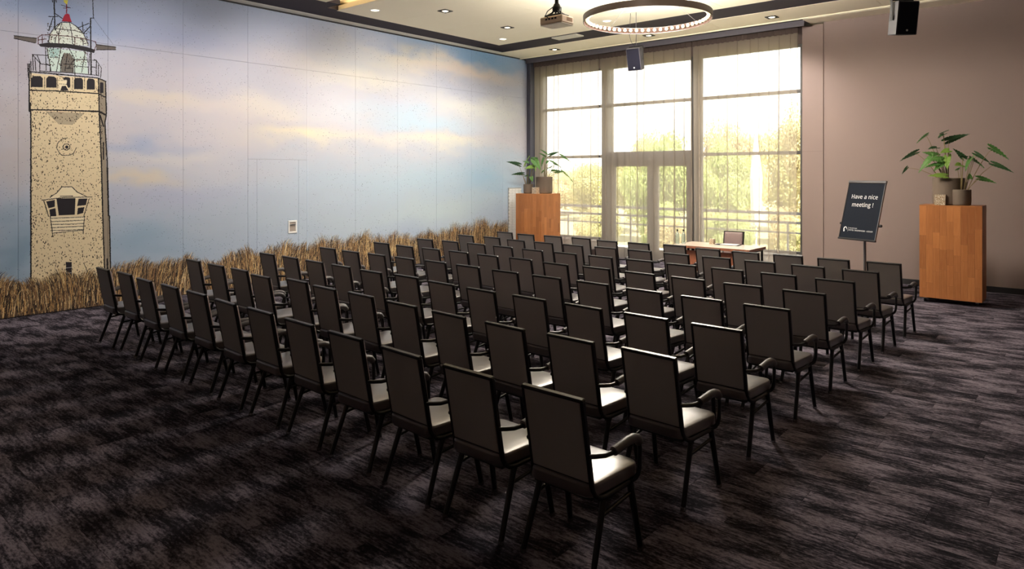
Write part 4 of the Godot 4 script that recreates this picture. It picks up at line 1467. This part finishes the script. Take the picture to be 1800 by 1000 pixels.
# ---------------------------------------------------------------- plants
func plants() -> void:
	pot_plant("arrowhead_plant", "tall bushy arrow-leaved plant in the large clay pot on the right plinth", Vector3(-1.85, 1.55, -12.84), 0.222, 0.430, [
		[-6, 112, 5, -13, 107, 12, 9, 0, 0],
		[-8, 115, 0, 1, 120, 5, 8, 0, 3],
		[-32, 112, -5, -46, 101, 0, 8, 1, 4],
		[-16, 91, 10, -25, 90, 20, 9, 0, -3],
		[1, 86, 12, -9, 83, 20, 9, 2, -6],
		[-47, 84, 0, -69, 72, 10, 7, 0, 9],
		[-61, 59, -10, -68, 49, -5, 4, 0, 12],
		[-17, 79, 5, -35, 86, 10, 9, 3, -8],
		[-22, 74, 12, -40, 53, 20, 11, 3, -5],
		[-9, 72, 15, -26, 74, 20, 10, 3, -8],
		[0, 75, 10, 1, 57, 25, 9, 2, 4],
		[-14, 64, 15, -29, 61, 25, 8, 1, -4],
		[-5, 68, 10, -17, 55, 25, 10, 3, -5],
		[0, 103, 0, 29, 114, 5, 9, 0, -9]])
	pot_plant("arrowhead_plant", "spreading arrow-leaved plant in the small clay pot at the front of the right plinth", Vector3(-1.66, 1.55, -12.71), 0.132, 0.250, [
		[2, 75, 5, -9, 90, 8, 10, 0, 5],
		[3, 75, 5, 10, 77, 10, 8, 0, -4],
		[0, 63, 10, -6, 63, 20, 9, 2, -6],
		[13, 72, 5, 6, 55, 20, 10, 3, 5],
		[15, 71, 0, 32, 60, 10, 11, 1, -6],
		[39, 88, -5, 62, 73, 0, 11, 1, -7],
		[19, 80, -10, 37, 67, -5, 5, 0, 10],
		[43, 64, 0, 67, 53, 5, 6, 0, 9],
		[25, 42, 5, 47, 37, 10, 8, 1, -8],
		[-22, 46, 10, -42, 48, 20, 9, 2, -7],
		[11, 43, 0, 11, 51, 0, 5, 3, 3],
		[-5, 56, 0, -2, 60, 5, 5, 3, 3]])
	pot_plant("arrowhead_plant", "fresh green arrow-leaved plant in the small clay pot on the left plinth", Vector3(-10.92, 1.55, -13.28), 0.122, 0.235, [
		[-25, 73, 10, -54, 82, 20, 9, 0, 10],
		[-13, 49, 10, -39, 49, 20, 8, 0, 8],
		[-9, 73, 0, 2, 96, 0, 12, 2, 4],
		[7, 77, 10, -1, 81, 20, 11, 1, -4],
		[22, 66, 10, 8, 63, 25, 12, 2, -6],
		[17, 86, 0, 40, 91, 10, 11, 1, -4],
		[29, 81, 10, 55, 60, 20, 13, 3, 6],
		[5, 44, 10, 0, 43, 20, 7, 1, 4],
		[18, 40, 10, 26, 30, 15, 7, 3, 4],
		[36, 71, 10, 37, 57, 20, 11, 2, 5]])
	pot_plant("arrowhead_plant", "wide drooping arrow-leaved plant in the large clay pot on the left plinth", Vector3(-10.60, 1.55, -13.52), 0.210, 0.420, [
		[6, 100, 0, -12, 112, 0, 6, 1, 9],
		[2, 93, 0, -16, 103, 0, 7, 1, 8],
		[20, 97, 0, 50, 106, 0, 6, 0, -9],
		[7, 86, 10, 6, 68, 20, 13, 1, 4],
		[13, 81, 0, 14, 74, 10, 9, 1, 3],
		[33, 75, 5, 67, 67, 15, 14, 3, -6],
		[56, 92, 0, 89, 80, 5, 9, 3, -8],
		[38, 54, 5, 75, 57, 15, 13, 3, -5],
		[66, 50, 5, 99, 32, 10, 15, 2, -6],
		[17, 64, 0, 37, 71, 10, 8, 1, 3],
		[7, 57, 10, 7, 51, 20, 9, 3, 4]])


func lighthouse(k: Print) -> void:
	k.poly([-291, 298, -381, 301, -386, 139, -292, 143], rgb8(226, 208, 172))
	k.poly([-292, 143, -386, 139, -389, 40, -292, 45], rgb8(226, 208, 172))
	k.poly([-381, 301, -390, 296, -391, 227, -394, 139, -386, 139], rgb8(150, 138, 122))
	k.poly([-386, 139, -395, 139, -397, 39, -389, 40], rgb8(150, 138, 122))
	k.poly([-291, 350, -380, 351, -381, 301, -291, 297], rgb8(226, 208, 172))
	k.poly([-380, 351, -390, 348, -391, 296, -381, 301], rgb8(150, 138, 122))
	k.poly([-310, 296, -361, 297, -345, 278, -327, 278], rgb8(176, 162, 138))
	k.specks(-292, 347, -385, 51, 2300)
	k.ink([-292, 291, -292, 143], 22)
	k.ink([-291, 307, -291, 298, -292, 291], 22)
	k.ink([-291, 297, -333, 299, -381, 300, -391, 295], 22)
	k.ink([-381, 300, -384, 227, -386, 139], 22)
	k.ink([-391, 315, -391, 295, -389, 284], 22)
	k.ink([-389, 284, -392, 227, -394, 139], 22)
	k.ink([-382, 295, -387, 278], 22)
	k.ink([-387, 253, -387, 227], 22)
	k.ink([-292, 143, -292, 47], 22)
	k.ink([-386, 139, -389, 40], 22)
	k.ink([-395, 139, -397, 39], 22)
	k.ink([-392, 72, -393, 50], 22)
	k.ink([-290, 363, -290, 294], 20)
	k.ink([-291, 325, -324, 327, -380, 328, -390, 323], 20)
	k.ink([-380, 351, -381, 301], 20)
	k.ink([-390, 348, -391, 296], 20)
	k.ink([-291, 297, -333, 299, -381, 301, -391, 296], 20)
	k.ink([-292, 352, -339, 352, -379, 352, -390, 348], 20)
	k.poly([-295, 346, -304, 347, -307, 344, -307, 331, -292, 330, -292, 342], rgb8(38, 34, 40))
	k.poly([-314, 348, -321, 348, -324, 346, -324, 332, -311, 331, -311, 344], rgb8(38, 34, 40))
	k.poly([-335, 349, -340, 349, -342, 348, -342, 334, -333, 333, -333, 347], rgb8(38, 34, 40))
	k.poly([-349, 349, -357, 350, -359, 347, -359, 333, -347, 332, -347, 346], rgb8(38, 34, 40))
	k.poly([-366, 350, -373, 350, -375, 348, -375, 334, -364, 333, -364, 346], rgb8(38, 34, 40))
	k.poly([-383, 346, -386, 346, -387, 345, -387, 330, -382, 329, -382, 345], rgb8(38, 34, 40))
	k.ink([-309, 346, -309, 330], 8)
	k.ink([-325, 347, -325, 331], 8)
	k.ink([-345, 349, -345, 333], 8)
	k.ink([-361, 351, -361, 335], 8)
	k.poly([-327, 344, -338, 345, -337, 338, -341, 329, -327, 328], rgb8(238, 224, 192))
	k.poly([-331, 335, -336, 336, -340, 329, -329, 328], rgb8(38, 34, 40))
	k.ink([-324, 351, -338, 346], 10)
	k.ink([-327, 343, -338, 344], 8)
	k.ink([-327, 338, -337, 338], 8)
	k.poly([-311, 389, -363, 391, -366, 357, -316, 356], rgb8(205, 222, 214))
	k.poly([-314, 389, -329, 391, -326, 378, -316, 376], rgb8(170, 200, 196))
	k.poly([-333, 384, -342, 385, -347, 377, -347, 356, -330, 356, -330, 373], rgb8(110, 104, 98))
	k.ink([-310, 389, -311, 356], 12)
	k.ink([-312, 389, -317, 356], 12)
	k.ink([-330, 392, -324, 356], 12)
	k.ink([-340, 393, -347, 379, -348, 357], 12)
	k.ink([-333, 382, -330, 371, -329, 356], 12)
	k.ink([-362, 390, -357, 358], 12)
	k.ink([-368, 388, -366, 357], 12)
	k.ink([-333, 368, -347, 369], 12)
	k.ink([-338, 383, -335, 358], 12)
	k.ink([-339, 362, -347, 377], 12)
	k.ink([-316, 376, -326, 377], 12)
	k.ink([-348, 377, -366, 378], 12)
	k.ink([-348, 367, -366, 367], 12)
	k.ink([-336, 362, -345, 363, -345, 358], 12)
	k.poly([-314, 395, -316, 410, -322, 421, -330, 429, -339, 431, -348, 428, -357, 421, -362, 413, -366, 400], rgb8(222, 228, 218))
	k.ink([-313, 394, -316, 410, -322, 421, -330, 429, -342, 431, -351, 426, -359, 418, -366, 402], 12)
	k.ink([-322, 419, -333, 419, -348, 420, -360, 417], 12)
	k.ink([-331, 428, -327, 413, -327, 398], 12)
	k.ink([-341, 430, -344, 414, -345, 400], 12)
	k.ink([-323, 406, -322, 396], 12)
	k.ink([-359, 408, -359, 400], 12)
	k.ink([-349, 427, -360, 417], 12)
	k.ink([-324, 420, -330, 429], 12)
	k.specks(-313, 426, -366, 364, 500)
	k.poly([-301, 393, -313, 397, -339, 399, -363, 398, -376, 395, -374, 390, -363, 391, -339, 393, -313, 390, -304, 390], rgb8(38, 34, 40))
	k.ink([-301, 393, -301, 403, -306, 407, -322, 409, -342, 410, -363, 409, -376, 407, -377, 402, -374, 394], 13, rgb8(70, 30, 30))
	k.ink([-306, 407, -306, 395], 13, rgb8(70, 30, 30))
	k.ink([-311, 402, -301, 399], 13, rgb8(70, 30, 30))
	k.ink([-348, 410, -348, 399], 13, rgb8(70, 30, 30))
	k.ink([-369, 408, -369, 395], 13, rgb8(70, 30, 30))
	k.ink([-327, 410, -327, 398], 13, rgb8(70, 30, 30))
	k.poly([-272, 401, -277, 401, -299, 402, -299, 394, -296, 394, -272, 397], rgb8(104, 96, 92))
	k.ink([-272, 401, -299, 401], 14)
	k.ink([-272, 397, -297, 394], 14)
	k.poly([-377, 404, -404, 404, -404, 399, -377, 395], rgb8(104, 96, 92))
	k.ink([-377, 403, -404, 403], 14)
	k.ink([-377, 395, -404, 399], 14)
	k.poly([-331, 431, -333, 438, -335, 442, -338, 444, -341, 443, -342, 438, -344, 432], rgb8(166, 30, 54))
	k.ink([-331, 431, -344, 432], 9, rgb8(80, 16, 30))
	k.ink([-337, 444, -337, 461], 16, rgb8(120, 30, 44))
	k.ink([-333, 451, -341, 453], 10, rgb8(80, 20, 30))
	k.ink([-330, 455, -342, 453], 10)
	k.poly([-333, 463, -339, 464, -338, 457, -334, 460], rgb8(226, 214, 80))
	k.ink([-321, 461, -322, 417], 20)
	k.ink([-369, 442, -370, 357], 22)
	k.ink([-372, 471, -373, 443], 12)
	k.ink([-374, 442, -400, 407], 6)
	k.ink([-314, 435, -326, 437], 14)
	k.ink([-320, 436, -314, 414], 14)
	k.ink([-322, 441, -332, 435], 14)
	k.ink([-353, 425, -367, 434], 14)
	k.ink([-360, 418, -369, 430], 14)
	k.ink([-358, 434, -359, 420], 14)
	k.ink([-369, 442, -374, 443], 14)
	k.ink([-319, 460, -319, 457], 14)
	k.ink([-323, 461, -324, 458], 14)
	k.ink([-294, 377, -313, 378], 13)
	k.ink([-294, 377, -295, 354], 13)
	k.ink([-294, 377, -303, 366, -303, 354], 13)
	k.ink([-297, 372, -298, 354], 13)
	k.ink([-300, 376, -304, 365], 13)
	k.ink([-303, 365, -316, 364], 13)
	k.ink([-374, 380, -377, 379, -384, 368, -383, 353], 13)
	k.ink([-377, 379, -377, 356], 13)
	k.ink([-369, 368, -377, 368], 13)
	k.ink([-369, 378, -377, 379], 13)
	k.ink([-288, 363, -289, 343], 13)
	k.ink([-292, 367, -292, 342], 13)
	k.ink([-288, 355, -293, 350], 13)
	k.ink([-380, 372, -380, 355], 13)
	k.ink([-311, 366, -316, 363, -316, 356], 13)
	k.ink([-303, 354, -342, 356, -379, 356], 13)
	k.ink([-348, 357, -349, 335], 13)
	k.ink([-350, 244, -349, 242, -348, 239, -347, 237, -346, 235, -344, 234, -342, 233, -339, 232, -337, 232, -335, 232, -332, 232, -330, 233, -328, 235, -327, 237, -326, 239, -325, 241, -324, 243, -325, 246, -325, 248, -326, 250, -327, 252, -329, 254, -331, 256, -333, 257, -335, 257, -338, 258], 11)
	k.ink([-341, 245, -341, 244, -341, 242, -340, 242, -339, 241, -338, 240, -337, 240, -336, 240, -335, 240, -334, 241, -333, 242, -333, 243, -332, 244, -332, 245, -333, 246, -333, 247, -334, 248, -335, 249, -336, 249, -337, 249, -338, 249, -339, 249, -340, 248, -341, 247, -341, 246, -341, 245], 12)
	k.poly([-340, 245, -339, 243, -339, 242, -338, 242, -336, 242, -336, 243, -335, 244, -335, 245, -336, 246, -336, 247, -338, 247, -339, 247, -339, 246], rgb8(38, 34, 40))
	k.poly([-306, 167, -316, 170, -324, 176, -331, 185, -344, 185, -351, 177, -363, 170, -371, 169, -366, 166], rgb8(238, 224, 192))
	k.poly([-308, 165, -368, 167, -359, 140, -314, 142], rgb8(226, 208, 172))
	k.poly([-316, 142, -361, 140, -359, 118, -319, 117], rgb8(238, 224, 192))
	k.poly([-311, 164, -322, 166, -322, 156, -314, 154], rgb8(38, 34, 40))
	k.poly([-315, 152, -323, 154, -324, 142, -316, 142], rgb8(38, 34, 40))
	k.poly([-324, 168, -349, 168, -348, 143, -327, 143], rgb8(38, 34, 40))
	k.poly([-353, 167, -365, 167, -363, 157, -351, 156], rgb8(38, 34, 40))
	k.poly([-352, 153, -361, 154, -359, 145, -351, 143], rgb8(38, 34, 40))
	k.ink([-306, 166, -314, 167, -333, 169, -354, 169, -371, 169], 14)
	k.ink([-316, 170, -324, 176, -331, 185], 14)
	k.ink([-344, 185, -351, 177, -363, 170], 14)
	k.ink([-331, 185, -344, 185], 14)
	k.ink([-308, 165, -314, 142], 14)
	k.ink([-367, 166, -360, 140], 14)
	k.ink([-329, 171, -345, 171], 14)
	k.ink([-317, 139, -339, 139, -360, 139], 11)
	k.ink([-317, 134, -339, 134, -360, 134], 11)
	k.ink([-317, 130, -339, 129, -360, 129], 11)
	k.ink([-317, 125, -339, 125, -360, 125], 11)
	k.ink([-317, 121, -339, 120, -360, 120], 11)
	k.ink([-316, 142, -319, 116], 12)
	k.ink([-361, 140, -359, 117], 12)
	k.ink([-319, 117, -339, 118, -359, 119], 12)
	k.ink([-319, 116, -319, 112], 12)
	k.ink([-359, 118, -359, 113], 12)
	k.poly([-336, 73, -344, 72, -344, 48, -337, 49], rgb8(38, 34, 40))
	k.ink([-336, 64, -344, 64], 10, rgb8(190, 190, 190))
	k.ink([-336, 56, -344, 56], 10, rgb8(190, 190, 190))
	k.ink([-360, 69, -365, 55], 10)


# patches of the printed sky: along the wall, height, half length, half height (centimetres), colour, weight
const SKY_PATCHES := [
	[-324, 445, 109, 33, 120, 145, 190, 60],
	[-275, 363, 40, 49, 176, 166, 176, 70],
	[-282, 250, 27, 65, 182, 172, 172, 60],
	[-269, 96, 40, 48, 110, 140, 165, 80],
	[-487, 436, 110, 47, 150, 160, 200, 60],
	[-487, 370, 110, 38, 200, 190, 198, 60],
	[-452, 329, 79, 16, 226, 212, 188, 60],
	[-554, 318, 120, 24, 212, 202, 202, 70],
	[-452, 256, 61, 16, 148, 165, 202, 80],
	[-478, 238, 72, 14, 210, 206, 204, 60],
	[-426, 196, 50, 11, 222, 202, 168, 70],
	[-506, 172, 132, 23, 165, 170, 198, 70],
	[-460, 98, 106, 37, 125, 155, 182, 80],
	[-585, 109, 104, 50, 160, 172, 192, 70],
	[-661, 484, 91, 31, 160, 175, 210, 60],
	[-770, 480, 130, 28, 200, 202, 222, 60],
	[-696, 415, 107, 43, 200, 195, 212, 60],
	[-672, 327, 92, 19, 228, 218, 204, 70],
	[-745, 277, 113, 18, 242, 228, 190, 80],
	[-851, 328, 171, 35, 212, 208, 214, 70],
	[-880, 414, 176, 41, 236, 228, 212, 80],
	[-1004, 465, 167, 25, 240, 232, 212, 80],
	[-1109, 506, 147, 18, 160, 192, 230, 80],
	[-1266, 499, 152, 23, 116, 162, 210, 95],
	[-1185, 454, 178, 25, 236, 214, 198, 70],
	[-972, 349, 96, 25, 198, 204, 222, 60],
	[-1038, 328, 207, 23, 182, 208, 226, 80],
	[-1185, 371, 158, 25, 224, 224, 214, 60],
	[-1310, 359, 104, 26, 212, 218, 214, 60],
	[-956, 286, 142, 17, 226, 220, 208, 60],
	[-1127, 286, 131, 19, 236, 226, 198, 70],
	[-770, 188, 196, 45, 178, 194, 212, 70],
	[-1038, 199, 261, 64, 172, 198, 214, 80],
	[-1266, 198, 127, 72, 146, 184, 212, 80],
	[-824, 107, 208, 46, 178, 194, 206, 70],
	[-1109, 118, 185, 40, 186, 204, 206, 70]]
